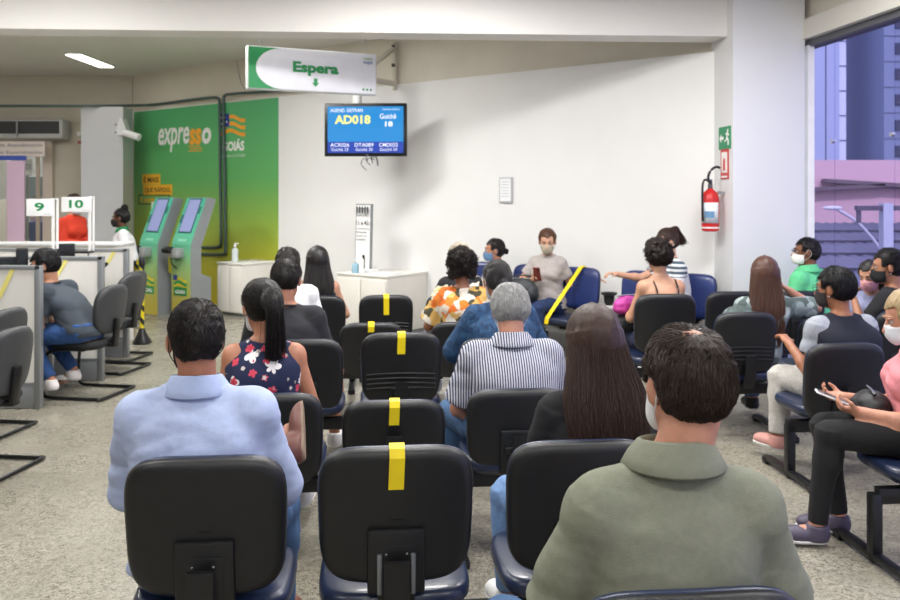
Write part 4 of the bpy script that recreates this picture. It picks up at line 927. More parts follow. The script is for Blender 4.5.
def numsign(num, p0, p1, y0, y1, s_, foot_y, label, ox):
    xm = ((p0+p1)/2-450)/s_; y_ = F/s_; zb, zt = hz(y1, s_), hz(y0, s_); r = thing('counter_number_sign', label, 'sign', (xm, y_, 0), 0, 'counter number signs'); W_ = (p1-p0)/s_
    B().box((0, 0, (zb+zt)/2), (W_, .012, zt-zb), None, .003).out('plate', mat('#f2f3f4', .4), r)
    text('lettering', num, -.045*len(num)+.02*(len(num)-1), .045*len(num)-.02*(len(num)-1), (zb+zt)/2-.035, (zb+zt)/2+.045, -.0085, plain('#128a4d'), r, .03)
    zf_ = hz(foot_y, s_)
    B().box((ox, .02, (zf_+zt)/2), (.022, .02, zt-zf_)).box((ox+.026, .05, (zf_+zt)/2), (.012, .02, zt-zf_)).box((ox+.01, .03, zt), (.05, .04, .012)).out('stand', WPL, r)
    text('lettering', 'vapt vupt', W_*.5-.085, W_*.5-.02, zb+.012, zb+.022, -.0085, GREYM, r)
numsign('9', 26.5, 53, 199, 216, 108, 249, 'white counter sign with green number 9', .115); numsign('10', 61.5, 91.5, 197, 212, 102, 252, 'white counter sign with green number 10', .12)
r = thing('paper_bag', 'small white paper stuck beside the kiosk top', 'paper', (*wallpt(154, .12), lz(154, 208))); r.rotation_euler = (0, 0, WROT); B().box((0, 0, 0), (.12, .03, .2), None, .012).out('paper', WPL, r); r.name = 'paper_notice'
# ---------------------------------------------------------------- seats
def outline(w, h, p=4.5, n=56):
    a = np.linspace(0, 2*PI, n, endpoint=False)+PI/4; c, s_ = np.cos(a), np.sin(a)
    return np.stack([w/2*np.sign(c)*np.abs(c)**(2/p), h/2*np.sign(s_)*np.abs(s_)**(2/p)], 1)
def shell(name, w, h, rings, m, parent, curve=.25, p=4.5, taper=0, M=None, closed=True, vcurve=0):
    """rings (inset, depth) lofted in the XZ plane; y = depth, bent about z"""
    n = 56; L = []
    for ins, d in rings:
        o = outline(max(w-2*ins, .002), max(h-2*ins, .002), p, n); L.append(np.stack([o[:, 0]*(1+taper*o[:, 1]/h), np.full(n, d), o[:, 1]], 1))
    V = np.concatenate(L); V[:, 1] += curve*V[:, 0]**2+vcurve*V[:, 2]**2
    Q = [(i*n+j, i*n+(j+1) % n, (i+1)*n+(j+1) % n, (i+1)*n+j) for i in range(len(L)-1) for j in range(n)]
    if M is not None: V = V @ np.array(M)[:3, :3].T+np.array(M)[:3, 3]
    o = mesh(name, V, np.array(Q), m, parent); return o
def rg(w, h, seq):   # close both faces with shrinking rings
    k = min(w, h)/2; a, b = seq[0], seq[-1]
    return [(k*.995, a[1]), (k*.8, a[1]), (k*.55, a[1]), (k*.32, a[1])]+seq+[(k*.32, b[1]+.004), (k*.55, b[1]+.007), (k*.8, b[1]+.009), (k*.995, b[1]+.010)]
TAPE = mat('#f3d916', .5, .04, 20)
def backrest(root, x, yb, top, h=.42, w=.46, tilt=.13, ribs=False, taped=0, front=NAVY, back=BLACK, bracket=True, handle=False, rz=0, curve=.35, p=4.5, taper=.05, edge=True):
    M = Matrix.Translation((x, yb, top-h/2)) @ Matrix.Rotation(tilt, 4, 'X')
    M = M @ Matrix.Rotation(rz, 4, 'Z')
    o = shell('backrest', w, h, rg(w, h, [(.03, -.030), (.012, -.026), (.003, -.014), (0, 0), (.004, .004)]), back, root, curve, p, taper, M)
    shell('cushion', w-.004, h-.004, rg(w, h, [(.006, .0), (.0, .006), (.001, .020), (.012, .034), (.035, .042)]), front, o, curve, p, taper, M)
    T = lambda v: M @ Vector(v)
    def bb(nm, shapes, m):
        b = B()
        for c, d, bv in shapes: b.box(c, d, None, bv)
        bmesh.ops.transform(b.b, matrix=M, verts=b.b.verts); return b.out(nm, m, o)
    if ribs:
        P_ = []
        for k in range(4): P_.append([T((xx*(w/2-.035), -.030+curve*(xx*(w/2-.035))**2, -.02-k*.028-.012*xx*xx)) for xx in np.linspace(-1, 1, 9)])
        V, Q = tubes(np.array([[tuple(v) for v in p_] for p_ in P_]), .007, 6); mesh('ribs', V, Q, back, o)
        bb('vent_box', [((0, -.036, -h/2+.055), (.11, .02, .10), .006)]+[((0, -.048, -h/2+.03+.022*k), (.085, .008, .008), .002) for k in range(3)], BLACKM)
    elif bracket:
        bb('bracket', [((0, -.038, -h/2+.085), (.17, .020, .20), .03), ((0, -.046, -h/2+.05), (.11, .010, .18), .02)], BLACK)
        if handle == 'slots':
            for i in (-1, 1): bb('slot', [((i*.049, -.056, -h/2+.055), (.015, .012, .125), .003)], mat('#8d9296', .3, metal=.6))
        elif handle: bb('handle', [((-.01, -.058, -h/2+.10), (.12, .018, .030), .008)], BLACKM)
        b = B()
        for i in (-1, 1):
            for k in (0, 1): b.sph((i*(.028 if not k else .03), -.062, -h/2+.05+.07*k), .004, 6)
        bmesh.ops.transform(b.b, matrix=M, verts=b.b.verts); b.out('screws', CHROME, o)
    if taped:
        tw = .045; pts = [(-.036-.0, h/2-taped), (-.036, h/2-.02), (-.022, h/2+.004), (.0, h/2+.008), (.022, h/2+.004), (.046, h/2-.02), (.054, h/2-.09)]
        if taped > .3: pts = pts
        V, Q = [], []
        for (y_, z_) in pts: V += [T((-tw/2+.002*math.sin(z_*40), y_, z_)), T((tw/2+.002*math.sin(z_*40), y_, z_))]
        Q = [(2*i, 2*i+1, 2*i+3, 2*i+2) for i in range(len(pts)-1)]
        t = mesh('yellow_tape', [tuple(v) for v in V], Q, TAPE, o, smooth=False); md = t.modifiers.new('s', 'SOLIDIFY'); md.thickness = .001
    return o
def seatpad(root, x, y, z=.44, w=.47, d=.45, m=NAVY):
    M = Matrix.Translation((x, y, z)) @ Matrix.Rotation(PI/2, 4, 'X')
    o = shell('seat', w, d, rg(w, d, [(.02, -.0), (.006, -.006), (.0, -.022), (.0, -.040), (.012, -.058), (.04, -.066)]), m, root, 0, 4.2, 0, M)
    shell('seat_shell', w-.02, d-.02, rg(w, d, [(.006, -.045), (.01, -.062), (.03, -.075), (.06, -.08)]), BLACK, o, 0, 4.2, 0, M); return o
def bench(label, seats, legs, group='beam benches of the waiting area', rot=AR, zb=.30):
    """seats: (px, s, top, options); the pixel column is that of the backrest"""
    bs = [np.array(P(a, b)) for a, b, *_ in seats]; u = np.array([math.cos(rot), math.sin(rot)]); v = np.array([-math.sin(rot), math.cos(rot)])
    o0 = bs[0]+v*.22; root = thing('waiting_bench' if len(seats) > 1 else 'waiting_chair', label, 'bench' if len(seats) > 1 else 'chair', (o0[0], o0[1], 0), rot, group); xs = []
    for bpos, (px, s_, top, op) in zip(bs, seats):
        d = bpos+v*.22-o0; x, y = d @ u, d @ v; xs.append(x); op = dict(op); zs_ = op.pop('zs', .44); ns = op.pop('noseat', 0)
        seatpad(root, x, y, zs_)
        backrest(root, x, y-.22, top, **op)
        B().prism([(y+.0, zs_-.105), (y-.24, zs_-.105), (y-.275, zs_-.085), (y-.305, zs_+.0), (y-.315, zs_+.13), (y-.298, zs_+.13), (y-.288, zs_+.01), (y-.262, zs_-.07), (y-.235, zs_-.085), (y+.0, zs_-.085)], x-.036, x+.036, 'x').out('back_arm', BLACK, root)
        B().box((x, y, zs_-.105), (.16, .24, .03), None, .006).box((x, y-.06, zb+.02+(zs_-.105-zb)/2), (.06, .06, max(.02, zs_-.105-zb))).out('seat_bracket', BLACKM, root)
    x0, x1 = min(xs)-.26, max(xs)+.26
    B().box(((x0+x1)/2, -.06, zb), (x1-x0, .05, .07), None, .006).out('beam', BLACKM, root)
    for lx in legs:
        x = xs[0]+lx
        B().box((x, -.06, zb/2+.01), (.05, .05, zb-.0), None, .006).box((x, -.06, .035), (.05, .56, .035), None, .012).box((x, -.33, .022), (.06, .06, .044), None, .015).box((x, .21, .022), (.06, .06, .044), None, .015).out('leg', BLACKM, root)
    return root
bench('black backed chair in the foreground, mostly hidden by the man in the olive shirt', [(690, 532, .888, {})], [0], 'beam benches of the waiting area')
bench('nearest bench row, its middle seat empty with a yellow tape strip', [(206, 346, .875, {}), (396, 337, .885, dict(taped=.115, handle='slots')), (581, 326, .878, {})], [.28, .84])
bench('second bench row of low backs, behind the first, with the striped shirt man', [(270, 228, .76, dict(handle=1)), (394, 224, .715, dict(taped=.10, h=.40)), (518, 224, .765, dict(h=.36, handle=1))], [.28, .84])
bench('third bench row, its middle seat ribbed and taped, between the black tee and blue sweater', [(302, 178, .82, {}), (401, 174, .84, dict(ribs=True, taped=.115)), (498, 172, .80, {})], [.28, .84])
bench('fourth bench row, its low taped empty seat partly behind the ribbed one', [(291, 139, .78, {}), (371, 137, .70, dict(taped=.06)), (462, 136, .70, {})], [.3, .9])
bench('farthest middle bench row, its taped seat in front of the white cabinet', [(317.6, 121, .80, {}), (386, 120, .80, dict(ribs=True, taped=.16, w=.45)), (453, 119, .8, {})], [.28, .84])
bench('black backed waiting chair carrying the woman in the black camisole', [(665.5, 137, .91, dict(h=.45))], [0])
bench('right hand bench with two ribbed seats, under the long brown haired woman', [(745.5, 150, .85, dict(ribs=True, w=.43)), (829, 147, .80, dict(w=.43)), (908, 145, .84, {})], [.28, .84])
bench('rear bench by the pillar, below the man in the green shirt', [(733, 120, .83, {}), (799, 118, .82, {})], [.28])
bench('right hand bench carrying the woman in the navy vest, navy seat showing', [(845, 179, .805, dict(handle=1, h=.45)), (955, 175, .8, {})], [-.24, .84])
bench('nearest right bench with the pink shirt woman, its foot bar at the edge', [(957, 235, .82, {}), (1090, 231, .8, {})], [-.27, .84])
# wall bench: faces into the room
NAVYB = mat('#27366b', .3, .08, 10, .12, 260, coat=.2)
wc = wallpt(580, .38); root = thing('waiting_bench', 'navy bench of five seats along the white diagonal wall', 'bench', (wc[0], wc[1], 0), WROT+PI, 'beam benches of the waiting area')
for k in (-2.1, -1.25, 0, 1, 2):
    x = k*.56; seatpad(root, x, .24, .43)
    o = backrest(root, x, 0, .90, tilt=.12, curve=.3, front=NAVYB)
    tube('back_arm', smooth_path([(x, .22, .34), (x, .03, .35), (x, -.05, .42), (x, -.055, .56)], 5), .022, BLACKM, root, 6)
    B().box((x, .22, .33), (.12, .2, .05), None, .006).out('seat_bracket', BLACKM, root)
    if k == 0:
        V = [(-.02-.16, .29, .47), (-.02-.12, .27, .47)]
        a_, b_, c_, d_ = (-.03, .03, .90), (.10, .45, .445), (.105, .47, .42), (.11, .475, .37); w_ = .022; pts = [(-.05, -.05, .88), (-.04, -.02, .912), a_, b_, c_, d_]
        V = []
        for p_ in pts: V += [(p_[0]-w_, p_[1]+.012, p_[2]), (p_[0]+w_, p_[1]+.012, p_[2]+.004)]
        t = mesh('yellow_tape', V, [(2*i, 2*i+1, 2*i+3, 2*i+2) for i in range(5)], TAPE, o, smooth=False); md = t.modifiers.new('s', 'SOLIDIFY'); md.thickness = .002
B().box((0, .22, .29), (2.9, .05, .06), None, .006).out('beam', mat('#c8c9ca', .35, metal=.5), root)
for x in (-1.12, -.28, .28, 1.12): B().box((x, .22, .15), (.05, .05, .29)).box((x, .22, .03), (.05, .5, .035), None, .012).out('leg', BLACKM, root)
# side table piece with black pot
q = wallpt(609, .30); s_ = F/q[1]
r = thing('side_table', 'small pale side table holding the black cup, left of the magenta bag', 'table', (q[0], q[1], 0)); zt = hz(305, s_)
B().cyl((0, 0, zt-.02), (0, 0, zt), .16, n=32).out('tabletop', plain('#d8d6d2'), r); B().cyl((0, 0, 0), (0, 0, zt-.02), .02).out('column', GREYM, r); B().lathe([(.13, 0), (.13, .012), (.02, .03)]).out('foot', GREYM, r)
r = thing('black_cup', 'small black flared cup against the white wall, right of the taped navy seat', 'cup', (q[0], q[1], zt)); B().lathe([(.035, 0), (.05, .09), (.082, .11), (.082, .125), (.06, .125), (.045, .02), (.002, .02)]).out('cup', BLACKM, r)
# ---------------------------------------------------------------- cantilever visitor chairs
FAB = mat('#2b2d2f', .85, .15, 80, .3, 350)
def visitor(px, s_, top, yaw, label):
    x_, y_ = P(px, s_); r = thing('cantilever_chair', label, 'chair', (x_, y_, 0), math.radians(yaw), 'cantilever chairs at the service desks')
    M = Matrix.Translation((0, -.23, top-.20)) @ Matrix.Rotation(.14, 4, 'X')
    o = shell('backrest', .42, .40, rg(.42, .40, [(.03, -.028), (.012, -.024), (.002, -.010), (0, 0)]), mat('#3a3c3e', .5, .06, 20, .1, 400), r, .8, 2.9, .1, M)
    shell('cushion', .42, .40, rg(.42, .40, [(.004, 0), (.0, .006), (.004, .022), (.03, .034)]), FAB, o, .8, 2.9, .1, M)
    seatpad(r, 0, .02, .46, .44, .44, FAB)
    B().box((0, -.255, .52), (.07, .03, .22), Matrix.Rotation(.1, 3, 'X'), .008).box((0, -.17, .41), (.07, .18, .03), None, .008).out('back_support', BLACKM, r)
    for i in (-1, 1):
        pts = smooth_path([(i*.2, -.1, .395), (i*.22, .10, .395), (i*.23, .21, .36), (i*.235, .235, .25), (i*.24, .24, .08), (i*.24, .215, .025), (i*.24, .1, .016), (i*.24, -.24, .016)], 5)
        tube('frame_tube', pts, .0135, BLACKM, r)
    tube('rear_bar', smooth_path([(-.24, -.24, .016), (-.22, -.265, .016), (.22, -.265, .016), (.24, -.24, .016)], 5), .0135, BLACKM, r); return r
visitor(-24, 170, .855, 82, 'nearest cantilever chair at the left edge, before the first partition'); visitor(-22, 146, .86, 82, 'cantilever chair at the left edge behind the nearest one')
visitor(88, 122, .90, 80, 'cantilever chair under the young man in the grey tee'); visitor(110, 107, .90, 80, 'empty cantilever chair behind the young man, nearer of the pair')
visitor(115, 100, .88, 80, 'empty cantilever chair by the barrier post, farther of the pair')
# ---------------------------------------------------------------- cloth patterns
def pat(name, rough=.9):
    m, n, l, b = base(name); b.inputs['Roughness'].default_value = rough; tc = n.new('ShaderNodeTexCoord')
    t = n.new('ShaderNodeTexNoise'); t.inputs['Scale'].default_value = 380; l.new(tc.outputs['Object'], t.inputs['Vector']); u = n.new('ShaderNodeBump'); u.inputs['Strength'].default_value = .3; u.inputs['Distance'].default_value = .003
    l.new(t.outputs[0], u.inputs['Height']); l.new(u.outputs[0], b.inputs['Normal']); return m, n, l, b, tc.outputs['Object']
def mixc(n, l, f, a, b):
    x = n.new('ShaderNodeMix'); x.data_type = 'RGBA'
    if isinstance(f, float): x.inputs[0].default_value = f
    else: l.new(f, x.inputs[0])
    for i, v in ((6, a), (7, b)):
        if isinstance(v, str): x.inputs[i].default_value = rgb(v)
        else: l.new(v, x.inputs[i])
    return x.outputs[2]
def stripes(a, b_, period, axis=0, duty=.0):
    m, n, l, b, co = pat('stripes'); s_ = n.new('ShaderNodeSeparateXYZ'); l.new(co, s_.inputs[0])
    v = mth(n, l, 'GREATER_THAN', mth(n, l, 'SINE', mth(n, l, 'MULTIPLY', s_.outputs[axis], 2*PI/period)), duty); l.new(mixc(n, l, v, a, b_), b.inputs['Base Color']); return m
def floral():
    m, n, l, b, co = pat('floral'); res = None
    for sc, rmax, ca, cb, core, seed in ((9.5, .40, '#efe9ea', '#f4f0ee', '#d9b9b4', 0.), (13, .30, '#c22b42', '#d8546a', '#7d1222', 3.7), (21, .24, '#d8d2ce', '#b9a79f', '#8f3f48', 9.1)):
        mp = n.new('ShaderNodeMapping'); mp.inputs['Location'].default_value = (seed, seed*.7, seed*1.3); l.new(co, mp.inputs[0])
        v = n.new('ShaderNodeTexVoronoi'); v.inputs['Scale'].default_value = sc; v.inputs['Randomness'].default_value = .8; l.new(mp.outputs[0], v.inputs['Vector'])
        d = n.new('ShaderNodeVectorMath'); d.operation = 'SUBTRACT'; l.new(mp.outputs[0], d.inputs[0])
        l.new(v.outputs['Position'], d.inputs[1]); s_ = n.new('ShaderNodeSeparateXYZ'); l.new(d.outputs[0], s_.inputs[0])
        ang = mth(n, l, 'ARCTAN2', s_.outputs[2], s_.outputs[0]); pet = mth(n, l, 'MULTIPLY', mth(n, l, 'ABSOLUTE', mth(n, l, 'COSINE', mth(n, l, 'MULTIPLY', ang, 2.5))), .35)
        r_ = mth(n, l, 'MULTIPLY', mth(n, l, 'ADD', pet, .65), rmax); inn = mth(n, l, 'LESS_THAN', v.outputs['Distance'], r_)
        sp = n.new('ShaderNodeSeparateColor'); l.new(v.outputs['Color'], sp.inputs[0]); on = mth(n, l, 'GREATER_THAN', sp.outputs[0], .3); f = mth(n, l, 'MULTIPLY', inn, on)
        c = mixc(n, l, mth(n, l, 'LESS_THAN', v.outputs['Distance'], rmax*.22), mixc(n, l, mth(n, l, 'MULTIPLY', v.outputs['Distance'], 2.5), ca, cb), core)
        res = mixc(n, l, f, res if res is not None else '#1d2546', c)
    l.new(res, b.inputs['Base Color']); return m
def patches(cols, sc, warp=.6, pos=None):
    m, n, l, b, co = pat('patches'); t = n.new('ShaderNodeTexNoise'); t.inputs['Scale'].default_value = sc*.8; l.new(co, t.inputs['Vector'])
    a = n.new('ShaderNodeVectorMath'); a.operation = 'MULTIPLY_ADD'; l.new(t.outputs['Color'], a.inputs[0]); a.inputs[1].default_value = (warp/sc*3,)*3; l.new(co, a.inputs[2])
    v = n.new('ShaderNodeTexVoronoi'); v.inputs['Scale'].default_value = sc; l.new(a.outputs[0], v.inputs['Vector']); sp = n.new('ShaderNodeSeparateColor'); l.new(v.outputs['Color'], sp.inputs[0])
    r = n.new('ShaderNodeValToRGB'); r.color_ramp.interpolation = 'CONSTANT'; e = r.color_ramp.elements; e[0].color = rgb(cols[0]); e[1].position = 1/len(cols); e[1].color = rgb(cols[1])
    for i, c in enumerate(cols[2:]): x = e.new((i+2)/len(cols)); x.color = rgb(c)
    l.new(sp.outputs[0], r.inputs[0]); l.new(r.outputs[0], b.inputs['Base Color']); return m
DENIM = '#3f5d82'
def T(kind, m, **k): return dict(kind=kind, mat=m if not isinstance(m, str) else cloth(m, k.pop('nz', .1)), **k)
def pos(px, s_, f=.17, rot=AR): v = np.array([-math.sin(rot), math.cos(rot)]); return tuple(np.array(P(px, s_))+v*f)
# ---------------------------------------------------------------- the people
GR = 'people waiting on the benches'
STR = stripes('#343b57', '#c9cad4', .0118, 0, .0)
man_olive = person('man in an olive green polo shirt seen from behind, nearest of all', hx=690, ty=322, pos=pos(672, 530, .17), yaw=3, bulk=.98, near=3, hs=1.0, skincol='#c08a72',
    hy=14, hp=6, side=.03, nx=.04, drop=.065, lean=.02, hair=dict(kind='short', t=.011, bald=.040, sl=.034, jit=.16, nape=-.06), haircol='#33261f', mask='#e6e8ea', csc=.8, collar=cloth('#808372', .05),
    tops=[T('half', '#7f8271', nz=.07, th=.017, loose=.02, sl=.018, hem=.0, name='polo_shirt', rp=.006)], pants=(DENIM, 1), shoe='#3a2c24',
    R=((.42, .22, -1), (-.5, 1, -.1)), L=((-.34, .22, -1), (.5, 1, -.1)), legL=((-.55, 1, .10), (0, .1, -1), (-.3, 1, 0)), legR=((.4, 1, 0), (0, 0, -1), (.2, 1, 0)))
man_blue = person('man in a light blue shirt on the left, brown boot crossed over his knee', hx=198, ty=298, pos=pos(202, 346, .17), yaw=7, bulk=1.12, near=3, skincol='#a9725a', hs=1.0,
    hy=18, hp=5, side=-.02, lean=.03, hair=dict(kind='short', t=.005, sl=.012, jit=.3, nape=-.055, n=3600), haircol='#1b1512', mask='#16171a', collar=cloth('#a9b8dc', .04),
    tops=[T('long', '#aebbdc', nz=.05, th=.020, loose=.03, sl=.014, hem=-.02, name='dress_shirt', rp=.008)], pants=(DENIM, 1), shoe='#6d4238', sole='#8f7a66', sit='cross',
    R=((.30, .34, -1), (-.6, 1, .0)), csc=.7, L=((-.22, .38, -1), (.75, 1, -.1)), legR=((.28, 1, -.0), (0, .05, -1), (.2, 1, 0)), legL=((-.2, 1, .42), (1, .0, .10), (.15, .7, .7)))
person('woman in a navy floral sleeveless blouse with a dark ponytail', hx=265, ty=277, pos=pos(268, 228, .17), yaw=6, fem=True, bulk=1.08, near=2, skincol='#b27a5e', hy=26, hp=12, hr=0,
    hair=dict(kind='pony', t=.014, len=.24, tie=(0, -.112, .02), ty=-.12, n=2200, nape=-.075), haircol='#14100f', mask='#dcdcdc', tops=[T('sleeveless', floral(), th=.014, hem=-.05, name='blouse')],
    pants=('#2c3550', 1), R=((.35, .05, -1), (-.1, 1, -.5)), L=((-.3, .1, -1), (.2, 1, -.3)))
person('man in a black tee and pale shorts directly beyond the floral blouse', hx=285, ty=257, pos=pos(298, 178, .17), yaw=5, near=2, skincol='#a8745c', hy=-8, hp=14, side=-.075, lean=.08,
    hair=dict(kind='short', t=.010, sl=.022), haircol='#17120f', tops=[T('tee', '#26262b', th=.016, hem=-.05, name='tee_shirt')], neckring='#222226', pants=('#8fa8c8', .5), bulk=1.04,
    R=((.3, .1, -1), (.05, .9, -.5)), legR=((.28, 1, 0), (0, 0, -1), (.1, 1, 0)))
person('person in a white tee, mostly hidden ahead of the black tee man', hx=288, ty=246, pos=pos(294, 139, .17), yaw=5, near=1, skincol='#a8745c', hy=5, hp=10, hair=dict(kind='short', t=.012), haircol='#1d1613',
    tops=[T('tee', '#e3e3e4', name='tee_shirt')], pants=('#33415a', 1))
person('woman with long curly black hair beside the person in white', hx=318, ty=245, pos=pos(319, 121, .17), yaw=5, fem=True, skincol='#b98a70', hy=10, hp=8,
    hair=dict(kind='long', t=.018, len=.36, w=.125, wave=.014, wf=26, n=1300, r=.0026), haircol='#120e0d', tops=[T('sleeveless', '#2a2a30', name='top')], pants=('#24304a', 1), R=((.45, .1, -1), (-.2, 1, -.2)))
person('grey haired man in a blue and white striped shirt, head bowed', hx=511, ty=280, pos=pos(512, 222, .17), yaw=6, near=2, bulk=1.15, skincol='#c08a74', hy=-4, hp=26, lean=.07,
    hair=dict(kind='short', t=.016, sl=.035, n=2600, nape=-.07), haircol='#a9a9a8', mask='#dfe4ea', collar=STR, tops=[T('half', STR, th=.019, loose=.02, sl=.02, hem=-.03, name='striped_shirt')], pants=(DENIM, 1),
    R=((.3, .4, -1), (-.4, 1, .2)), L=((-.32, .25, -1), (.4, 1, .0)), legL=((-.42, 1, .0), (0, 0, -1), (-.1, 1, 0)))
person('woman in black with long straight brown hair, just left of the olive shirt man', hx=596, ty=302, pos=pos(592, 326, .19), yaw=6, fem=True, bulk=1.12, near=3, skincol='#b98468', hy=5, hp=12,
    hair=dict(kind='long', t=.014, len=.41, w=.135, wave=.011, wf=12, n=9000, r=.0013), haircol='#38241b', mask='#d7dbe0', tops=[T('tee', '#17171b', th=.018, loose=.02, hem=-.05, name='black_top')],
    pants=('#6c8cb8', 1), legL=((-.42, 1, .03), (0, .0, -1), (-.2, 1, 0)))
person('woman in a mottled blue sweater with dark tied hair, beyond the striped shirt', hx=499, ty=258, pos=pos(494, 172, .17), yaw=9, fem=True, bulk=1.25, near=2, skincol='#9a6a50', hy=6, hp=18, lean=.12,
    hair=dict(kind='bun', t=.010, tie=(0, -.105, -.045), br=.032), haircol='#2c2a2b', mask='#d7dbe0', tops=[T('long', patches(['#1f3e60', '#2a4f72', '#24466b', '#1b3656'], 45), th=.026, loose=.02, sl=.022, name='sweater')], pants=('#1c2c4a', 1),
    R=((.5, .3, -1), (-.4, 1, .2)), L=((-.55, .35, -1), (.45, 1, .1)))
person('woman with curly black hair in an orange and white patterned blouse', hx=462, ty=250, pos=pos(455, 136, .17), yaw=5, fem=True, bulk=1.15, near=2, skincol='#9c694e', hy=5, hp=8, side=.02,
    hair=dict(kind='curly', vol=.032, near=2, n=1500, r=.0018), haircol='#1a110d', tops=[T('half', patches(['#cf7426', '#ccc3b4', '#d2cabd', '#c05f1c', '#45422e', '#c9a25a', '#bdb2a2'], 17), th=.022, sl=.03, loose=.02, name='blouse')], pants=('#2b2b33', 1),
    R=((.4, .2, -1), (-.4, 1, .0)), L=((-.5, .2, -1), (.4, 1, .0)))
person('pale haired person in cream and black ahead of the orange blouse', hx=460, ty=242, pos=pos(452, 119, .17), yaw=15, fem=True, near=1, skincol='#c49a80', hy=10, hp=5,
    hair=dict(kind='short', t=.022, sl=.05, overear=1, nape=-.09), haircol='#b3a897', tops=[T('tee', patches(['#e9dfc8', '#ddd2b4', '#1c1c1f'], 6), th=.02, name='blouse')], pants=('#33332f', 1), L=((-.6, .1, -1), (.3, 1, 0)))
def wpos(k, f=.2): q = wc[:2]-E*.56*k+NW*(f); return tuple(q)
person('woman with a blue face mask in profile at the far wall, low bun', hx=495, ty=238, pos=wpos(1.93, .22), yaw=118, fem=True, near=1, skincol='#b98468', hy=-22, hp=4,
    hair=dict(kind='bun', t=.010, tie=(0, -.125, -.02), br=.032), haircol='#171210', mask='#5f83a8', tops=[T('tee', '#b9b3c0', name='tee_shirt')], pants=('#2b3550', 1))
w_phone = person('woman facing the camera in a grey tee, looking down at her phone', hx=547, ty=227, pos=wpos(.72, .22), yaw=157, fem=True, near=2, skincol='#d0a084', hy=14, hp=17, lean=.04, side=0,
    hair=dict(kind='bun', t=.012, tie=(0, -.10, .06), br=.035), haircol='#5a3d2a', mask='#b3ab97', tops=[T('tee', '#b0a8a4', th=.016, loose=.02, name='tee_shirt')], neckring='#a39b98', pants=('#22355c', 1),
    R=((.6, .25, -.8), (-.85, .6, .22), (-.3, -.6, .8)), legL=((.25, 1, 0), (0, 0, -1), (.1, 1, 0)), legR=((.5, 1, 0), (0, 0, -1), (.3, 1, 0)), L=((-.3, -.32, -.75), (-1, -.12, .22), (0, 0, -1)), curl=(.9, .4))
w_cam = person('woman in a black camisole with dark pinned up hair, seen from behind', hx=659, ty=237, pos=pos(662, 137, .17), yaw=6, fem=True, near=2, skincol='#bd8e72', hy=12, hp=8, side=-.02,
    hair=dict(kind='short', t=.022, sl=.05, jit=.7, overear=1, nape=-.09, rip=.012, n=2400), haircol='#231814', mask='#d9dde2', tops=[T('tank', '#141417', th=.010, cut=.60, name='camisole')], pants=('#1b2340', 1), L=((-.35, .25, -1), (.3, 1, .1)), R=((.2, .1, -1), (-.3, 1, .1)))
person('woman with a high ponytail and striped sleeves, arm along the navy bench', hx=669, ty=227, pos=wpos(-1.93, .25), yaw=104, fem=True, near=2, skincol='#c6957a', hy=2, hp=14, lean=.05,
    hair=dict(kind='pony', t=.010, tie=(0, -.085, .085), len=.05, ty=-.15, pr=.65, n=1300), haircol='#3b271d', mask='#cfd4da', tops=[T('tee', '#d4d2d3', th=.016, loose=.03, hem=-.08, name='tee_shirt'), T('tee', stripes('#4a5a66', '#d4d6d8', .045, 2, .1), th=.0165, hem=.72, loose=0, name='striped_sleeves', rp=.004)],
    pants=('#3a4a70', 1), R=((.12, .85, -.36), (.10, 1, .16), (0, 0, -1)), L=((-.2, .25, -1), (.1, .9, .5)))
person('woman with very long brown hair leaning on the next seat, arm raised to her head', hx=765, ty=255, pos=pos(752, 150, .17), yaw=2, fem=True, near=2, skincol='#b5826a', hy=-5, hp=8, side=.13, bulk=1.05,
    hair=dict(kind='long', t=.013, len=.50, w=.115, xo=-.03, wave=.004, n=3000, r=.0017), haircol='#4b2e22', tops=[T('half', patches(['#7e8a8c', '#5f6d6c', '#97a2a2', '#4a5654'], 16), th=.02, sl=.02, loose=.02, hem=-.05, name='tie_dye_tee')], pants=('#4d688f', 1), shoe='#15161a',
    R=((1, .15, -.05), (-.95, .05, .62), (0, 0, 1)), L=((-.45, .15, -1), (.3, 1, 0)))
person('man in a bright green shirt with glasses and white mask, in profile', hx=806, ty=237, pos=pos(803, 118, .15), yaw=38, near=2, skincol='#7c4f36', hy=42, hp=0, glasses=True,
    hair=dict(kind='short', t=.010, sl=.02), haircol='#15100e', mask='#e8e6e2', collar=cloth('#5fc389'), tops=[T('tee', '#63c98d', th=.018, name='green_shirt')], pants=('#2d3648', 1))
person('woman in a navy vest over a grey tee, dark cropped hair', hx=838, ty=265, pos=pos(843, 179, .17), yaw=10, fem=True, bulk=1.28, near=2, skincol='#a06a4c', hy=32, hp=6, glasses=True, earring=True, side=-.03,
    hair=dict(kind='short', t=.012, sl=.05, jit=.04, comb=(0, -.4, -.4), nape=-.06), haircol='#0e0c0d', mask='#2a2326', tops=[T('tee', '#9a9ea8', th=.014, sl=.012, name='grey_tee'), T('vest', '#191c2a', th=.022, hem=-.08, name='navy_vest')], pants=('#b9b6b0', 1, .02), shoe='#c58f86',
    L=((-.22, .08, -1), (.0, .8, .5)), R=((.3, .2, -1), (-.3, 1, .2)), legL=((-.28, 1, -.02), (-.1, -.1, -1), (-.3, 1, 0)))
w_black = person('woman in a black tee with black mask holding a phone, at the right edge', hx=890, ty=247, pos=pos(900, 146, .17), yaw=40, fem=True, near=2, skincol='#a8765a', hy=32, hp=8, bulk=1.1, earring=True,
    hair=dict(kind='bun', t=.014, tie=(0, -.105, .0), br=.04), haircol='#0f0c0c', mask='#17171a', tops=[T('tee', '#1a1a1e', th=.018, name='black_tee')], pants=('#2b2f3a', 1), L=((-.35, .5, -.85), (.42, .5, 1), (.2, -.9, .2)), curl=(.5, .9))
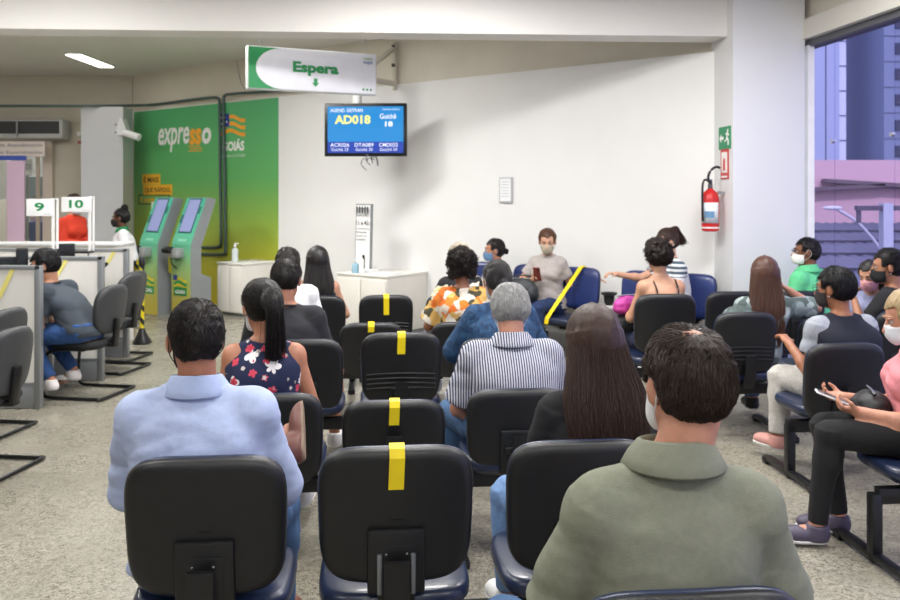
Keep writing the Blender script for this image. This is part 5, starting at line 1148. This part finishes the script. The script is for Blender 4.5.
person('girl with long black hair and a pink mask standing by the window', hx=872, ty=258, pos=P(872, 134), yaw=128, fem=True, near=1, skincol='#b98a70', hy=0, hp=18, hs=.9, bulk=.8, hip=.56, lsc=.68, legR=((.1, .0, -1), (0, 0, -1), (.1, 1, 0)), legL=((-.1, .0, -1), (0, 0, -1), (-.1, 1, 0)),
    hair=dict(kind='long', t=.014, len=.26, w=.09), haircol='#120e0e', mask='#d79aa6', tops=[T('tee', '#8f93b5', name='tee_shirt')], pants=('#2a3350', 1))
w_pink = person('woman in a pink tee and black leggings using her phone at the right edge', hx=917, ty=285, pos=((932-450)/217., F/217.), yaw=74, fem=True, bulk=1.25, near=3, skincol='#c48c74', hy=0, hp=20, lean=.05, lsc=1.2,
    hair=dict(kind='long', t=.016, len=.18, w=.095, n=5000, fy=.055, overear=1), haircol='#a08a66', mask='#d9dde2', tops=[T('tee', '#e58f97', nz=.06, th=.018, loose=.03, hem=-.12, name='pink_tee')], pants=('#17171a', 1, .007), shoe='#4b4458',
    L=((-.05, .30, -1), (.20, 1, .12), (.55, .2, .8)), R=((.1, .45, -1), (-.25, 1, .12), (-.55, .2, .8)), legL=((-.05, 1, .02), (0, .12, -1), (-.1, 1, 0)), legR=((-.12, 1, .0), (0, -.15, -1), (.1, 1, 0)), curl=(.55, .7))
person('young man in a dark grey tee hunched over the desk at the left', hx=48, ty=247, pos=P(101, 124), yaw=84, near=2, skincol='#b98468', hy=26, hp=14, lean=.30, bulk=1.08, hip=.53,
    hair=dict(kind='short', t=.018, sl=.045, jit=.25, overear=0), haircol='#121013', mask='#17181b', tops=[T('tee', '#3c444d', th=.020, loose=.0, hem=-.08, name='grey_tee')], neckring='#343b43', pants=('#2f5288', 1), shoe='#e4dfdc',
    R=((.1, .25, -1), (-.15, .85, -.5)), L=((-.05, .2, -1), (.15, .8, -.6)), legL=((-.12, 1, -.12), (0, -.62, -1), (0, 1, -.45)), legR=((.12, 1, -.12), (0, -.75, -1), (0, 1, -.45)))
person('person in a red jacket standing behind the counter, head hidden by sign 10', hx=74, ty=193, pos=P(74, 79), yaw=245, near=1, hip=.84, fem=True, bulk=.98, skincol='#c08a70', hy=-15, hp=12,
    hair=dict(kind='short', t=.014), haircol='#3a2a22', mask='#dfe3e6', tops=[T('long', '#c93a22', th=.018, sl=.01, name='red_jacket')], pants=('#2a2f3c', 1), legR=((.1, .0, -1), (0, 0, -1), (.1, 1, 0)), legL=((-.1, .0, -1), (0, 0, -1), (-.1, 1, 0)),
    R=((.1, .1, -1), (-.5, 1, .0)), L=((-.15, .1, -1), (.5, .8, -.0)))
att = person('attendant in a white polo with green collar, dark hair in a top bun', hx=121, ty=208, pos=P(124, 77), yaw=112, near=2, hip=.80, fem=True, skincol='#5f3d2a', hy=-14, hp=4,
    hair=dict(kind='bun', t=.010, tie=(0, -.06, .135), br=.042), haircol='#0d0a0a', mask='#141416', collar=cloth('#147a48'), tops=[T('tee', '#e6e8ea', th=.018, loose=.02, name='white_polo')], pants=('#2a2f3c', 1), legR=((.1, .0, -1), (0, 0, -1), (.1, 1, 0)), legL=((-.1, .0, -1), (0, 0, -1), (-.1, 1, 0)),
    L=((-.35, -.15, -1), (-.1, .4, -.8)), R=((.2, .2, -1), (-.3, 1, .1)))
r = att[0]
for k, (c_, z_) in enumerate((('#e3c52a', 1.13), ('#2a9a58', 1.09), ('#2c63a5', 1.11))): B().sph((-.13+.0*k, .06+.03*(k == 2), z_-.02), (.012, .035, .022), 10).out('chest_logo', plain(c_), r)
# ---------------------------------------------------------------- things people carry
def tw(pr, v): rt, ang = pr[0], pr[0].rotation_euler.z; c_, s_ = math.cos(ang), math.sin(ang); return (rt.location.x+c_*v[0]-s_*v[1], rt.location.y+s_*v[0]+c_*v[1], v[2])
def phone(label, loc, rx, rz, col='#e8e8ea', face='#8a8f96', dz=0):
    r = thing('mobile_phone', label, 'phone', loc, rz); M = Matrix.Rotation(rx, 3, 'X')
    B().box((0, 0, 0), (.074, .15, .009), M, .006).out('housing', plain(col, .3), r); B().box(tuple(M @ Vector((0, 0, .0055))), (.066, .138, .002), M).out('screen', mat(face, .15), r)
    B().box(tuple(M @ Vector((-.02, .052, -.006))), (.022, .022, .004), M, .003).out('camera_bump', BLACKM, r); return r
J = w_pink[1]; h1 = J['l'][2]+J['l'][3]*.09; h2 = J['r'][2]+J['r'][3]*.09; mid = (h1+h2)/2+np.array([0, .0, .02]); p_ = tw(w_pink, mid)
phone('white mobile phone in the hands of the pink shirt woman', p_, .35, math.radians(74), '#e9e9ec', '#50545c')
J = w_phone[1]; p_ = tw(w_phone, J['r'][2]+J['r'][3]*.08+np.array([0, .02, .045])); phone('mobile phone with red case held by the woman facing the camera', p_, 1.15, math.radians(157), '#6e2a22', '#2d3036')
J = w_black[1]; p_ = tw(w_black, J['l'][2]+J['l'][3]*.10+np.array([.02, -.0, .03])); phone('mobile phone held up by the woman in black at the right edge', p_, 1.2, math.radians(40), '#d8dade', '#777c88')
def bag(label, loc, rz, w_, d_, h_, col, straps=True, nm='handbag', tilt=0):
    r = thing(nm, label, 'bag', loc, rz); f = Field((-w_, -d_, -.03), (w_, d_, h_+.05), .008)
    f.ell((0, 0, h_*.5), (w_*.5, d_*.5, h_*.52), 0); f.ell((0, 0, h_*.28), (w_*.52, d_*.52, h_*.34), .04); f.ripple(.006, (18, 18, 14), 4, True); V, Q = f.nets(); m = mat(col, .55, .15, 20, .3, 60)
    mesh('bag_body', V, Q, m, r)
    tube('zip', [(-w_*.4, -.0, h_*.99), (0, 0, h_*1.03), (w_*.4, 0, h_*.99)], .006, CHROME, r, 6)
    B().box((0, -d_*.5, h_*.45), (w_*.55, .012, h_*.4), None, .005).out('front_pocket', m, r)
    if straps: tube('strap', smooth_path([(-w_*.3, 0, h_*.9), (-w_*.25, .03, h_*1.1), (0, .06, h_*1.12), (w_*.25, .03, h_*1.1), (w_*.3, 0, h_*.9)], 5), .009, m, r, 6)
    return r
p_ = tw(w_phone, (.20, .24, .57)); bag('dark grey handbag on the lap of the woman facing the camera', p_, math.radians(157+180), .32, .16, .22, '#35383d')
p_ = tw(w_pink, (.02, .26, .585)); bag('small black bag on the lap of the pink shirt woman', p_, math.radians(74), .24, .17, .12, '#16171a', False)
p_ = tw(w_cam, (-.17, .32, .575)); bag('black bag on the lap of the woman in the camisole, at her left', p_, 0, .26, .18, .13, '#17181b', False)
p_ = tw(w_cam, (-.19, .32, .70)); bag('magenta bag resting on a black one, left of the woman in the camisole', p_, math.radians(30), .24, .12, .14, '#b93a94', False, 'shoulder_bag')
